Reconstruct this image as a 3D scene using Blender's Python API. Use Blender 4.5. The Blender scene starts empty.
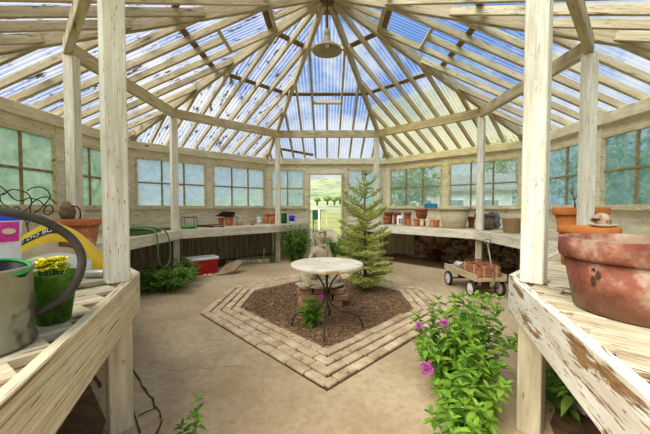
import bpy, bmesh, math, random
from mathutils import Vector, Matrix, noise as mnoise
random.seed(7)
RND = random.Random(11)
SC = bpy.context.scene
COL = SC.collection
V = Vector
PI = math.pi
rad = math.radians
U = RND.uniform

# ------------------------------------------------------------------ camera
CAM = V((0, -4.5, 1.26))
FPX = 311.0
pitch, yaw = rad(-1.84), rad(0.37)
FW = V((-math.sin(yaw)*math.cos(pitch), math.cos(yaw)*math.cos(pitch), math.sin(pitch)))
RT = V((math.cos(yaw), math.sin(yaw), 0))
UP = RT.cross(FW)
cd = bpy.data.cameras.new('camera')
cd.sensor_width = 36
cd.lens = FPX/650*36
cd.clip_start = 0.02
cam = bpy.data.objects.new('camera', cd)
COL.objects.link(cam)
cam.location = CAM
cam.rotation_euler = (PI/2+pitch, 0, yaw)
SC.camera = cam


def ray(px, py):
    return FW + RT*((px-325)/FPX) - UP*((py-217)/FPX)


def P(px, py, z=0.0):
    """point of the horizontal plane z that the photo shows at this pixel (used to measure the place)"""
    v = ray(px, py)
    return CAM + v*((z-CAM.z)/v.z)


def PY(px, py, y):
    v = ray(px, py)
    return CAM + v*((y-CAM.y)/v.y)


# ------------------------------------------------------------------ materials
def srgb(r, g, b):
    f = lambda c: (c/255/12.92) if c/255 <= .04045 else ((c/255+.055)/1.055)**2.4
    return (f(r), f(g), f(b), 1)


class NT:
    def __init__(s, name):
        s.m = bpy.data.materials.new(name)
        s.m.use_nodes = True
        s.t = s.m.node_tree
        s.t.nodes.clear()
        s.out = s.n('ShaderNodeOutputMaterial')

    def n(s, typ, **kw):
        x = s.t.nodes.new(typ)
        for k, v in kw.items():
            setattr(x, k, v)
        return x

    def l(s, a, b):
        s.t.links.new(a, b)

    def coords(s, stretch=(1, 1, 1), rnd=True):
        tc = s.n('ShaderNodeTexCoord')
        mp = s.n('ShaderNodeMapping')
        s.l(tc.outputs['Object'], mp.inputs['Vector'])
        mp.inputs['Scale'].default_value = stretch
        if rnd:
            oi = s.n('ShaderNodeObjectInfo')
            mu = s.n('ShaderNodeMath', operation='MULTIPLY')
            mu.inputs[1].default_value = 37.0
            s.l(oi.outputs['Random'], mu.inputs[0])
            s.l(mu.outputs[0], mp.inputs['Location'])
        return mp.outputs['Vector']

    def noise(s, vec, scale, detail=4, rough=.6, dist=0.0):
        x = s.n('ShaderNodeTexNoise')
        x.inputs['Scale'].default_value = scale
        x.inputs['Detail'].default_value = detail
        x.inputs['Roughness'].default_value = rough
        x.inputs['Distortion'].default_value = dist
        s.l(vec, x.inputs['Vector'])
        return x.outputs['Fac']

    def ramp(s, fac, stops, interp='LINEAR'):
        r = s.n('ShaderNodeValToRGB')
        r.color_ramp.interpolation = interp
        e = r.color_ramp.elements
        while len(e) < len(stops):
            e.new(.5)
        for i, (p, c) in enumerate(stops):
            e[i].position = p
            e[i].color = c if len(c) == 4 else (*c, 1)
        s.l(fac, r.inputs['Fac'])
        return r.outputs['Color']

    def mix(s, fac, a, b, mode='MIX'):
        x = s.n('ShaderNodeMix', data_type='RGBA', blend_type=mode)
        for sock, val in ((x.inputs['Factor'], fac), (x.inputs['A'], a), (x.inputs['B'], b)):
            pass
        ins = [x.inputs[0], x.inputs[6], x.inputs[7]]
        for i, val in zip(ins, (fac, a, b)):
            if hasattr(val, 'is_linked'):
                s.l(val, i)
            else:
                i.default_value = val
        return x.outputs[2]

    def math(s, op, a, b=None, clamp=False):
        x = s.n('ShaderNodeMath', operation=op, use_clamp=clamp)
        for i, val in zip(x.inputs, (a, b)):
            if val is None:
                continue
            if hasattr(val, 'is_linked'):
                s.l(val, i)
            else:
                i.default_value = val
        return x.outputs[0]

    def bump(s, h, strength=.3, dist=.01):
        b = s.n('ShaderNodeBump')
        b.inputs['Strength'].default_value = strength
        b.inputs['Distance'].default_value = dist
        s.l(h, b.inputs['Height'])
        return b.outputs['Normal']

    def principled(s, col, rough=.8, normal=None, metal=0, spec=.3):
        p = s.n('ShaderNodeBsdfPrincipled')
        if hasattr(col, 'is_linked'):
            s.l(col, p.inputs['Base Color'])
        else:
            p.inputs['Base Color'].default_value = col
        p.inputs['Roughness'].default_value = rough
        p.inputs['Metallic'].default_value = metal
        p.inputs['Specular IOR Level'].default_value = spec
        if normal is not None:
            s.l(normal, p.inputs['Normal'])
        s.l(p.outputs[0], s.out.inputs[0])
        return p


BLK, WHT = (0, 0, 0, 1), (1, 1, 1, 1)


def m_simple(name, c1, c2, scale=8, stretch=(1, 1, 1), rough=.8, bump=.2, bd=.004, spots=None, sscale=20, slo=.62, metal=0, spec=.3, detail=5):
    t = NT(name)
    v = t.coords(stretch)
    n1 = t.noise(v, scale, detail)
    c = t.ramp(n1, [(.3, c1), (.7, c2)])
    if spots:
        n2 = t.noise(v, sscale, 3)
        c = t.mix(t.ramp(n2, [(slo, BLK), (slo+.06, WHT)]), c, spots)
    n3 = t.noise(v, scale*4, 4)
    t.principled(c, rough, t.bump(n3, bump, bd) if bump else None, metal, spec)
    return t.m


def m_paint(name, c1, c2, wood1, wood2, peel=.62, stretch=(1.2, 9, 9), scale=2.2, rough=.7, fine=.66, tone=0):
    """old paint on timber: the grain and the peeled patches run along local X"""
    t = NT(name)
    v = t.coords(stretch)
    base = t.ramp(t.noise(v, scale*1.3, 5), [(.3, c1), (.7, c2)])
    wood = t.ramp(t.noise(v, scale*6, 4), [(.35, wood1), (.65, wood2)])
    n2 = t.noise(v, scale, 7, .68, .4)
    m1 = t.ramp(n2, [(peel, BLK), (peel+.025, WHT)])
    n3 = t.noise(v, scale*5.5, 3, .5)
    m2 = t.ramp(n3, [(fine, BLK), (fine+.03, WHT)])
    mk = t.math('MAXIMUM', m1, m2)
    col = t.mix(mk, base, wood)
    if tone:
        oi = t.n('ShaderNodeObjectInfo')
        tn = t.ramp(oi.outputs['Random'], [(0, (tone, tone*.97, tone*.92, 1)), (1, WHT)])
        col = t.mix(1.0, col, tn, 'MULTIPLY')
    g = t.noise(v, scale*.5, 6, .7)
    col = t.mix(t.ramp(g, [(.36, (.30, .30, .30, 1)), (.56, BLK)]), col, wood2)
    h = t.math('SUBTRACT', t.noise(v, scale*8, 4), mk)
    t.principled(col, rough, t.bump(h, .35, .004))
    return t.m


CR1, CR2 = srgb(214, 204, 172), srgb(244, 240, 222)
WD1, WD2 = srgb(96, 72, 44), srgb(156, 128, 88)
M = {}
M['post'] = m_paint('cream_paint_on_post', srgb(220, 210, 182), srgb(250, 246, 232), WD1, WD2, .68, (1.0, 11, 11), 3.0, fine=.665)
M['rafter'] = m_paint('peeling_paint_on_rafter', srgb(186, 168, 126), srgb(232, 220, 188), WD1, WD2, .61, (1, 12, 12), 2.0, fine=.64, tone=.66)
M['batten'] = m_simple('brown_batten_wood', srgb(98, 78, 48), srgb(150, 126, 84), 6, (1, 8, 8))
M['wall'] = m_paint('cream_wall_paint', srgb(212, 200, 166), srgb(246, 238, 214), WD1, WD2, .65, (1.2, 6, 6), 2.6, fine=.66)
M['frame'] = m_paint('window_frame_paint', srgb(196, 180, 140), srgb(232, 220, 185), WD1, WD2, .60, (3, 3, 3), 3.0)
M['muntin'] = m_simple('old_putty_and_wood', srgb(120, 100, 66), srgb(176, 156, 112), 20)
M['boards_dark'] = m_simple('bare_weathered_boards', srgb(140, 122, 90), srgb(206, 190, 152), 4, (7, 7, .6), spots=srgb(50, 40, 28), sscale=3, slo=.60)
M['plank'] = m_paint('weathered_bench_planks', srgb(182, 164, 128), srgb(224, 214, 184), srgb(108, 88, 60), srgb(168, 146, 110), .59, (1, 13, 13), 1.9, fine=.61)
M['fascia'] = m_paint('peeling_white_apron', srgb(216, 206, 182), srgb(250, 247, 238), srgb(116, 82, 48), srgb(176, 136, 92), .555, (1.0, 7, 7), 2.6, fine=.63)
M['fascia_far'] = m_paint('white_apron_paint', srgb(218, 206, 176), srgb(250, 244, 226), WD1, WD2, .635, (1.2, 7, 7), 2.6, fine=.655)
M['fascia_wear'] = m_paint('worn_cream_apron', srgb(208, 190, 146), srgb(240, 228, 196), srgb(104, 78, 48), srgb(164, 134, 94), .585, (.6, 36, 36), 1.7, fine=.62)
M['leg'] = m_simple('grey_leg_wood', srgb(176, 160, 128), srgb(220, 206, 176), 3, (6, 6, .8), spots=srgb(120, 98, 66), sscale=8, slo=.66)
M['terra'] = m_simple('terracotta', srgb(168, 92, 52), srgb(208, 132, 84), 7, spots=srgb(214, 170, 134), sscale=9, slo=.62)
M['terra_b'] = m_simple('orange_terracotta', srgb(186, 102, 46), srgb(214, 134, 68), 6, spots=srgb(150, 78, 40), sscale=7, slo=.64)
M['terra_dark'] = m_simple('dark_terracotta', srgb(110, 62, 42), srgb(156, 92, 64), 8)
M['terra_pale'] = m_simple('pale_clay', srgb(206, 176, 146), srgb(232, 210, 184), 8)
M['beige'] = m_simple('beige_stoneware', srgb(184, 168, 132), srgb(214, 200, 166), 4, (1, 1, 6))
M['mud'] = m_simple('mud_crusted_clay', srgb(78, 62, 52), srgb(136, 112, 94), 14, bump=.6, bd=.01)
M['soil'] = m_simple('potting_soil', srgb(52, 38, 26), srgb(96, 74, 52), 20, bump=.8, bd=.02)
M['iron'] = m_simple('dark_wrought_iron', srgb(44, 38, 34), srgb(80, 70, 62), 10, rough=.5, metal=.3)
M['rust'] = m_simple('rusty_wire', srgb(56, 36, 26), srgb(104, 68, 46), 14, rough=.8)
M['galv'] = m_simple('dull_galvanised_metal', srgb(112, 112, 92), srgb(172, 168, 144), 5, rough=.5, metal=.35, bump=.1, spots=srgb(96, 90, 70), sscale=6, slo=.6)
M['rubber'] = m_simple('dark_grip', srgb(52, 46, 40), srgb(86, 78, 68), 12, rough=.5)
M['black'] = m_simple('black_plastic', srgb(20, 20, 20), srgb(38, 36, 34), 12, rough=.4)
M['white'] = m_simple('white_plastic', srgb(226, 226, 222), srgb(246, 246, 244), 8, rough=.5)
M['pink'] = m_simple('pink_label', srgb(206, 40, 130), srgb(226, 84, 164), 20, rough=.5, bump=0)
M['blue'] = m_simple('blue_plastic', srgb(28, 44, 170), srgb(48, 70, 205), 10, rough=.4, bump=0)
M['skyblue'] = m_simple('teal_blue_plastic', srgb(40, 116, 160), srgb(64, 142, 184), 10, rough=.4, bump=0)
M['green'] = m_simple('green_plastic', srgb(34, 140, 60), srgb(60, 178, 84), 10, rough=.4, bump=0)
M['dkgreen'] = m_simple('dark_green_paint', srgb(22, 60, 34), srgb(36, 88, 50), 10, rough=.5, bump=0)
M['hose'] = m_simple('green_hose_rubber', srgb(70, 112, 60), srgb(128, 160, 96), 16, rough=.45, bump=0)
M['hose_dark'] = m_simple('dark_hose_rubber', srgb(52, 66, 40), srgb(86, 100, 62), 16, rough=.5, bump=0)
M['yellow'] = m_simple('yellow_bag', srgb(226, 178, 12), srgb(246, 208, 44), 8, rough=.45, bump=.3, bd=.01)
M['yflower'] = m_simple('yellow_petals', srgb(232, 220, 40), srgb(250, 244, 96), 30, bump=0)
M['tan'] = m_simple('tan_print', srgb(176, 150, 112), srgb(214, 192, 156), 9, rough=.5)
M['brownprint'] = m_simple('brown_print', srgb(96, 56, 34), srgb(128, 80, 52), 9, rough=.5, bump=0)
M['foil'] = m_simple('silver_tin', srgb(170, 168, 160), srgb(206, 204, 198), 14, rough=.35, metal=.6, bump=0)
M['red'] = m_simple('red_plastic', srgb(166, 18, 24), srgb(196, 34, 38), 8, rough=.4, bump=0)
M['stone'] = m_simple('grey_brown_stone', srgb(120, 104, 82), srgb(176, 156, 128), 5, bump=.6, bd=.02)
M['slab'] = m_simple('earthy_stone_slab', srgb(128, 106, 78), srgb(174, 150, 116), 6, bump=.5, bd=.02)
M['statue'] = m_simple('lichened_cast_stone', srgb(128, 112, 86), srgb(200, 182, 148), 9, spots=srgb(96, 88, 68), sscale=12, slo=.6, bump=.6, bd=.01)
M['brick'] = m_simple('worn_paving_brick', srgb(172, 142, 106), srgb(226, 202, 164), 6, spots=srgb(140, 112, 82), sscale=11, slo=.62, bump=.5, bd=.006)
M['brick_red'] = m_simple('old_red_brick', srgb(150, 108, 78), srgb(200, 160, 124), 4, bump=.5, bd=.006)
M['tabletop'] = m_simple('worn_cream_stone', srgb(206, 190, 162), srgb(236, 224, 202), 6, spots=srgb(176, 140, 104), sscale=9, slo=.66, bump=.3)
M['rustedge'] = m_simple('rust_stain', srgb(160, 118, 74), srgb(204, 166, 118), 9)
M['lamp'] = m_simple('greyed_enamel', srgb(150, 140, 112), srgb(178, 168, 140), 6, rough=.4, bump=0)
M['burlap'] = m_simple('dry_brown_fibre', srgb(110, 88, 62), srgb(164, 136, 102), 26, bump=.8, bd=.02)
M['wicker'] = m_simple('brown_wicker', srgb(136, 104, 66), srgb(204, 172, 124), 60, (1, 1, 2), bump=.9, bd=.01)
M['cloth'] = m_simple('blue_grey_canvas', srgb(86, 92, 108), srgb(146, 150, 158), 10, bump=.4)
M['redbrown'] = m_simple('red_brown_leather', srgb(84, 38, 28), srgb(126, 62, 46), 8)
M['crate'] = m_simple('red_stained_slats', srgb(150, 82, 54), srgb(204, 134, 96), 5, (1, 6, 6))
M['crate_post'] = m_simple('pale_crate_batten', srgb(186, 140, 96), srgb(214, 172, 128), 5)
M['bedwood'] = m_simple('pale_wagon_wood', srgb(170, 148, 110), srgb(212, 192, 154), 4, (6, 1, 6))
M['tyre'] = m_simple('black_tyre', srgb(30, 28, 26), srgb(58, 54, 50), 12)
M['hub'] = m_simple('chalky_white_hub', srgb(206, 190, 180), srgb(236, 226, 220), 12)
M['bark'] = m_simple('tree_bark', srgb(84, 66, 46), srgb(130, 108, 80), 12, (3, 3, .6), bump=.6)
M['pinkpetal'] = m_simple('pink_petals', srgb(186, 70, 156), srgb(226, 140, 206), 60, bump=0)
M['stucco'] = m_simple('white_house_wall', srgb(206, 204, 200), srgb(222, 222, 220), 2, bump=0)
M['roofing'] = m_simple('grey_shingles', srgb(120, 118, 116), srgb(160, 158, 154), 6)
M['darkglass'] = m_simple('blue_grey_window', srgb(96, 116, 140), srgb(130, 150, 172), 2, rough=.1, bump=0)
M['path'] = m_simple('pale_gravel', srgb(128, 116, 92), srgb(150, 138, 112), 12)


def m_leaf(name, c1, c2, scale=9, trans=.35):
    t = NT(name)
    v = t.coords()
    c = t.ramp(t.noise(v, scale, 3), [(.3, c1), (.7, c2)])
    d = t.n('ShaderNodeBsdfPrincipled')
    t.l(c, d.inputs['Base Color'])
    d.inputs['Roughness'].default_value = .5
    d.inputs['Specular IOR Level'].default_value = .25
    tr = t.n('ShaderNodeBsdfTranslucent')
    t.l(c, tr.inputs['Color'])
    mx = t.n('ShaderNodeMixShader')
    mx.inputs[0].default_value = trans
    t.l(d.outputs[0], mx.inputs[1])
    t.l(tr.outputs[0], mx.inputs[2])
    t.l(mx.outputs[0], t.out.inputs[0])
    return t.m


M['leaf'] = m_leaf('bright_green_leaves', srgb(58, 108, 26), srgb(158, 198, 66), 6)
M['leaf_dark'] = m_leaf('dark_green_leaves', srgb(44, 88, 26), srgb(158, 192, 84), 6)
M['leaf_red'] = m_leaf('reddish_leaves', srgb(120, 40, 34), srgb(168, 84, 62), 8)
M['needle'] = m_leaf('fir_needles', srgb(150, 168, 66), srgb(232, 232, 136), 7, .45)
M['stem'] = m_simple('green_stems', srgb(86, 112, 46), srgb(128, 146, 70), 10, bump=0)
M['tree_leaf'] = m_leaf('outdoor_foliage', srgb(84, 124, 52), srgb(164, 192, 104), 2)

# floor
t = NT('worn_concrete')
v = t.coords(rnd=False)
c = t.ramp(t.noise(v, .9, 6), [(.32, srgb(168, 142, 104)), (.68, srgb(210, 188, 150))])
c = t.mix(t.ramp(t.noise(v, 14, 5), [(.35, (0.62, .6, .55, 1)), (.6, WHT)]), c, c, 'MULTIPLY') if False else c
n2 = t.noise(v, 16, 6, .7)
c = t.mix(t.ramp(n2, [(.3, (.55, .55, .55, 1)), (.55, BLK)]), c, srgb(140, 116, 84))
n3 = t.noise(v, 6, 4, .7)
c = t.mix(t.ramp(n3, [(.66, BLK), (.72, (.7, .7, .7, 1))]), c, srgb(120, 96, 66))
t.principled(c, .85, t.bump(n2, .35, .008))
M['floor'] = t.m
# bed of bark chips
t = NT('bark_chip_soil')
v = t.coords(rnd=False)
n1 = t.noise(v, 38, 3, .6)
c = t.ramp(n1, [(.3, srgb(88, 62, 40)), (.5, srgb(134, 102, 72)), (.72, srgb(180, 148, 112))])
t.principled(c, .9, t.bump(n1, .7, .02))
M['chips'] = t.m
M['chip'] = m_simple('bark_chips', srgb(104, 76, 50), srgb(192, 160, 122), 9, rough=.9, bump=0)
M['earth'] = m_simple('bare_earth', srgb(78, 56, 34), srgb(128, 98, 66), 12, bump=.7, bd=.02, spots=srgb(150, 122, 88), sscale=30, slo=.66)
M['crack'] = m_simple('dirt_in_cracks', srgb(64, 48, 30), srgb(92, 72, 48), 20)
# brick wall
t = NT('rough_brick_wall')
tc = t.n('ShaderNodeTexCoord')
b = t.n('ShaderNodeTexBrick')
b.inputs['Scale'].default_value = 1
b.inputs['Brick Width'].default_value = .22
b.inputs['Row Height'].default_value = .075
b.inputs['Mortar Size'].default_value = .008
b.inputs['Color1'].default_value = srgb(200, 162, 126)
b.inputs['Color2'].default_value = srgb(160, 122, 92)
b.inputs['Mortar'].default_value = srgb(140, 126, 104)
sp = t.n('ShaderNodeSeparateXYZ')
cb = t.n('ShaderNodeCombineXYZ')
t.l(tc.outputs['Object'], sp.inputs[0])
t.l(sp.outputs['X'], cb.inputs['X'])
t.l(sp.outputs['Z'], cb.inputs['Y'])
t.l(cb.outputs[0], b.inputs['Vector'])
nn = t.noise(tc.outputs['Object'], 12, 4)
c = t.mix(t.ramp(nn, [(.45, BLK), (.6, WHT)]), b.outputs['Color'], srgb(72, 54, 40))
t.principled(c, .9, t.bump(b.outputs['Fac'], -.5, .01))
M['brickwall'] = t.m


def m_sheet(name, tint, film, haze, dirt, dirtcol, period):
    """corrugated clear plastic: whiter stripes painted in for refraction in the ribs, flecks of moss, film of dust"""
    t = NT(name)
    tc = t.n('ShaderNodeTexCoord')
    sp = t.n('ShaderNodeSeparateXYZ')
    t.l(tc.outputs['Object'], sp.inputs[0])
    ph = t.math('MULTIPLY', sp.outputs['X'], 2*PI/period)
    s = t.math('SINE', ph)
    s = t.math('MULTIPLY_ADD', s, .5)
    t.t.nodes[-1].inputs[2].default_value = .5
    v = t.coords((1, .3, .3))
    big = t.noise(v, 1.6, 4)
    h = t.math('ADD', t.math('MULTIPLY', s, .46), t.math('MULTIPLY', big, .5))  # sine stripes put the light bent by the ribs into the film mix
    h = t.math('ADD', h, haze-.4, True)
    fl = t.noise(v, 13, 6, .75)
    fm = t.ramp(fl, [(dirt, BLK), (dirt+.03, WHT)])
    tr = t.n('ShaderNodeBsdfTransparent')
    tr.inputs['Color'].default_value = tint
    df = t.n('ShaderNodeBsdfDiffuse')
    tl = t.n('ShaderNodeBsdfTranslucent')
    df.inputs['Color'].default_value = film
    tl.inputs['Color'].default_value = film
    m0 = t.n('ShaderNodeMixShader')
    m0.inputs[0].default_value = .7
    t.l(df.outputs[0], m0.inputs[1])
    t.l(tl.outputs[0], m0.inputs[2])
    m1 = t.n('ShaderNodeMixShader')
    t.l(h, m1.inputs[0])
    t.l(tr.outputs[0], m1.inputs[1])
    t.l(m0.outputs[0], m1.inputs[2])
    dd = t.n('ShaderNodeBsdfDiffuse')
    dd.inputs['Color'].default_value = dirtcol
    m2 = t.n('ShaderNodeMixShader')
    t.l(fm, m2.inputs[0])
    t.l(m1.outputs[0], m2.inputs[1])
    t.l(dd.outputs[0], m2.inputs[2])
    gl = t.n('ShaderNodeBsdfGlossy')
    gl.inputs['Roughness'].default_value = .15
    m3 = t.n('ShaderNodeMixShader')
    m3.inputs[0].default_value = .03
    t.l(m2.outputs[0], m3.inputs[1])
    t.l(gl.outputs[0], m3.inputs[2])
    t.l(m3.outputs[0], t.out.inputs[0])
    return t.m


PER = .066
SH = {
    'clear': m_sheet('clear_corrugated_sheet', (.86, .93, 1, 1), (.9, .93, .97, 1), .06, .66, srgb(110, 90, 64), PER),
    'dirty': m_sheet('mossy_corrugated_sheet', (.88, .92, 1, 1), (.93, .92, .88, 1), .22, .56, srgb(120, 102, 76), PER),
    'blue': m_sheet('clean_corrugated_sheet', (.80, .92, 1, 1), (.85, .92, 1, 1), .08, .72, srgb(110, 90, 64), PER),
    'yellow': m_sheet('yellowed_corrugated_sheet', (.98, .94, .62, 1), (.94, .90, .56, 1), .34, .66, srgb(130, 120, 70), PER),
}


def m_glass(name, tint, film, lo, hi, scale=3, film2=None):
    t = NT(name)
    v = t.coords((1, 1, 1))
    n1 = t.noise(v, scale, 6, .65, 1.2)
    f = t.ramp(n1, [(.3, (lo, lo, lo, 1)), (.7, (hi, hi, hi, 1))])
    tr = t.n('ShaderNodeBsdfTransparent')
    tr.inputs['Color'].default_value = tint
    tl = t.n('ShaderNodeBsdfTranslucent')
    fc = t.ramp(t.noise(v, scale*1.7, 5, .7, .6), [(.35, film), (.65, film2 or film)])
    t.l(fc, tl.inputs['Color'])
    df = t.n('ShaderNodeBsdfDiffuse')
    t.l(fc, df.inputs['Color'])
    m0 = t.n('ShaderNodeMixShader')
    m0.inputs[0].default_value = .75
    t.l(df.outputs[0], m0.inputs[1])
    t.l(tl.outputs[0], m0.inputs[2])
    m1 = t.n('ShaderNodeMixShader')
    t.l(f, m1.inputs[0])
    t.l(tr.outputs[0], m1.inputs[1])
    t.l(m0.outputs[0], m1.inputs[2])
    gl = t.n('ShaderNodeBsdfGlossy')
    gl.inputs['Roughness'].default_value = .1
    m3 = t.n('ShaderNodeMixShader')
    m3.inputs[0].default_value = .04
    t.l(m1.outputs[0], m3.inputs[1])
    t.l(gl.outputs[0], m3.inputs[2])
    t.l(m3.outputs[0], t.out.inputs[0])
    return t.m


M['glass'] = m_glass('filmed_glass', (.82, .92, .94, 1), srgb(196, 220, 236), .25, .6, 5, srgb(250, 252, 255))
M['glass_l'] = m_glass('greenish_filmed_glass', (.80, .9, .84, 1), srgb(140, 164, 144), .5, .8, 3, srgb(186, 204, 186))
M['glass_r'] = m_glass('bluish_dirty_glass', (.78, .92, .96, 1), srgb(140, 186, 204), .25, .6, 6, srgb(220, 236, 236))
M['glass_c'] = m_glass('lightly_filmed_glass', (.86, .95, .95, 1), srgb(206, 226, 226), .10, .42, 5, srgb(246, 252, 252))
M['greenglass'] = m_glass('dark_green_plastic', (.40, .58, .20, 1), srgb(84, 124, 40), .35, .7, 8, srgb(140, 176, 76))


# ------------------------------------------------------------------ mesh builder
class MB:
    def __init__(s):
        s.v, s.f = [], []

    def add(s, vs, fs, mtx=None):
        o = len(s.v)
        for p in vs:
            p = V(p)
            s.v.append(mtx @ p if mtx else p)
        s.f += [tuple(i+o for i in f) for f in fs]

    def box(s, c, d, mtx=None):
        x, y, z = (k/2 for k in d)
        c = V(c)
        vs = [c+V((a*x, b*y, e*z)) for e in (-1, 1) for b in (-1, 1) for a in (-1, 1)]
        s.add(vs, [(0, 2, 3, 1), (4, 5, 7, 6), (0, 1, 5, 4), (2, 6, 7, 3), (0, 4, 6, 2), (1, 3, 7, 5)], mtx)

    def cbox(s, c, d, b=.004, mtx=None):
        """box with chamfered edges"""
        bm = bmesh.new()
        bmesh.ops.create_cube(bm, size=1)
        for q in bm.verts:
            q.co = V((q.co.x*d[0], q.co.y*d[1], q.co.z*d[2]))
        bmesh.ops.bevel(bm, geom=bm.edges[:], offset=min(b, min(d)*.45), segments=1, affect='EDGES')
        bm.verts.index_update()
        s.add([q.co+V(c) for q in bm.verts], [[q.index for q in f.verts] for f in bm.faces], mtx)
        bm.free()

    def beam(s, p0, p1, w, h, up=V((0, 0, 1)), b=.004):
        p0, p1 = V(p0), V(p1)
        s.cbox((0, 0, 0), ((p1-p0).length, w, h), b, frame(p0, p1, up))

    def prism(s, poly, z0, z1, mtx=None):
        n = len(poly)
        vs = [(x, y, z0) for x, y in poly]+[(x, y, z1) for x, y in poly]
        fs = [tuple(range(n-1, -1, -1)), tuple(range(n, 2*n))]+[(i, (i+1) % n, n+(i+1) % n, n+i) for i in range(n)]
        s.add(vs, fs, mtx)

    def lathe(s, prof, n=32, mtx=None, close=True):
        """profile of (r, z), outside first; closes on itself"""
        vs, fs = [], []
        m = len(prof)
        for r, z in prof:
            for i in range(n):
                a = 2*PI*i/n
                vs.append((r*math.cos(a), r*math.sin(a), z))
        for j in range(m-1):
            for i in range(n):
                k = (i+1) % n
                fs.append((j*n+i, j*n+k, (j+1)*n+k, (j+1)*n+i))
        if close:
            fs.append(tuple(range(n-1, -1, -1)))
            fs.append(tuple((m-1)*n+i for i in range(n)))
        s.add(vs, fs, mtx)

    def tube(s, pts, r, n=8, cap=True):
        pts = [V(p) for p in pts]
        m = len(pts)
        rs = r if isinstance(r, (list, tuple)) else [r]*m
        vs, fs = [], []
        ref = None
        for i, p in enumerate(pts):
            d = (pts[min(i+1, m-1)]-pts[max(i-1, 0)])
            if d.length < 1e-9:
                d = V((0, 0, 1))
            d.normalize()
            if ref is None:
                ref = V((0, 0, 1)) if abs(d.z) < .9 else V((1, 0, 0))
            ref = (ref-d*ref.dot(d))
            if ref.length < 1e-6:
                ref = V((1, 0, 0))-d*d.x
            ref.normalize()
            bi = d.cross(ref)
            for k in range(n):
                a = 2*PI*k/n
                vs.append(p+(ref*math.cos(a)+bi*math.sin(a))*rs[i])
        for i in range(m-1):
            for k in range(n):
                q = (k+1) % n
                fs.append((i*n+k, i*n+q, (i+1)*n+q, (i+1)*n+k))
        if cap:
            fs.append(tuple(range(n-1, -1, -1)))
            fs.append(tuple((m-1)*n+k for k in range(n)))
        s.add(vs, fs)

    def blob(s, c, r, seed=0, amp=.2, fr=2.5, sub=3, flat=None):
        bm = bmesh.new()
        bmesh.ops.create_icosphere(bm, subdivisions=sub, radius=1)
        for q in bm.verts:
            k = 1+amp*mnoise.noise(q.co*fr+V((seed*3.7, seed*1.3, 0)))
            q.co = V((q.co.x*r[0], q.co.y*r[1], q.co.z*r[2]))*k
            if flat is not None and q.co.z < flat:
                q.co.z = flat
        bm.verts.index_update()
        s.add([q.co+V(c) for q in bm.verts], [[q.index for q in f.verts] for f in bm.faces])
        bm.free()

    def leaf(s, p, d, up, L, W, fold=.25, droop=.15):
        d = V(d).normalized()
        side = d.cross(V(up))
        if side.length < 1e-4:
            side = V((1, 0, 0))
        side.normalize()
        u = side.cross(d)
        p = V(p)
        q = lambda a, b, c: p+d*(a*L)+side*(b*W)+u*(c*W-droop*L*a*a)
        vs = [q(0, 0, 0), q(.3, -.42, fold), q(.3, 0, 0), q(.3, .42, fold), q(.65, -.36, fold), q(.65, 0, 0), q(.65, .36, fold), q(1, 0, 0)]
        s.add(vs, [(0, 2, 1), (0, 3, 2), (1, 2, 5, 4), (2, 3, 6, 5), (4, 5, 7), (5, 6, 7)])

    def build(s, name, mat, parent=None, smooth=False, loc=None, mtx=None):
        me = bpy.data.meshes.new(name)
        me.from_pydata([tuple(p) for p in s.v], [], s.f)
        me.materials.append(mat)
        if smooth:
            me.polygons.foreach_set('use_smooth', [True]*len(me.polygons))
        me.update()
        o = bpy.data.objects.new(name, me)
        COL.objects.link(o)
        if parent:
            o.parent = parent
        if mtx is not None:
            o.matrix_world = mtx
        elif loc is not None:
            o.location = loc
        return o


def frame(p0, p1, up=V((0, 0, 1))):
    """matrix: origin mid p0-p1, X along p0->p1, Z near up"""
    p0, p1 = V(p0), V(p1)
    x = (p1-p0).normalized()
    z = (up-x*up.dot(x)).normalized()
    y = z.cross(x)
    m = Matrix((x, y, z)).transposed().to_4x4()
    m.translation = (p0+p1)/2
    return m


def tag(o, label=None, cat=None, group=None, kind=None):
    if label:
        o['label'] = label
    if cat:
        o['category'] = cat
    if group:
        o['group'] = group
    if kind:
        o['kind'] = kind
    return o


def thing(name, label, cat, loc=(0, 0, 0), rotz=0, group=None):
    o = bpy.data.objects.new(name, None)
    o.empty_display_size = .1
    COL.objects.link(o)
    o.location = loc
    o.rotation_euler = (0, 0, rotz)
    return tag(o, label, cat, group)


def dup(root, loc, rotz=0, label=None, scale=None):
    r = root.copy()
    COL.objects.link(r)
    r.location = loc
    r.rotation_euler = (0, 0, rotz)
    if scale:
        r.scale = scale
    if label:
        r['label'] = label
    for ch in list(root.children):
        c = ch.copy()
        COL.objects.link(c)
        c.parent = r
        for g in ch.children:
            d = g.copy()
            COL.objects.link(d)
            d.parent = c
    return r


def struct(o, label=None, cat=None):
    return tag(o, label, cat, kind='structure')


def timber(name, p0, p1, w, h, mat, up=V((0, 0, 1)), parent=None, b=.004):
    mb = MB()
    L = (V(p1)-V(p0)).length
    mb.cbox((0, 0, 0), (L, w, h), b)
    return mb.build(name, mat, parent, mtx=frame(p0, p1, up))


# ------------------------------------------------------------------ plan of the octagon
T22 = math.tan(rad(22.5))
A_IN, A_OUT = 2.77, 3.9           # apothems of the post ring and of the wall
A_EDGE = 2.66                     # bench front edge


def nrm(k):
    a = rad(45*k)
    return V((math.sin(a), math.cos(a), 0))


def tan_(k):
    a = rad(45*k)
    return V((math.cos(a), -math.sin(a), 0))


def F(k, t, a, z=0.0):
    return nrm(k)*a + tan_(k)*t + V((0, 0, z))


def fmat(k, a=0.0, z=0.0):
    """facet frame: X along the wall, Y outward"""
    m = Matrix((tan_(k), nrm(k), V((0, 0, 1)))).transposed().to_4x4()
    m.translation = F(k, 0, a, z)
    return m


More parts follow.
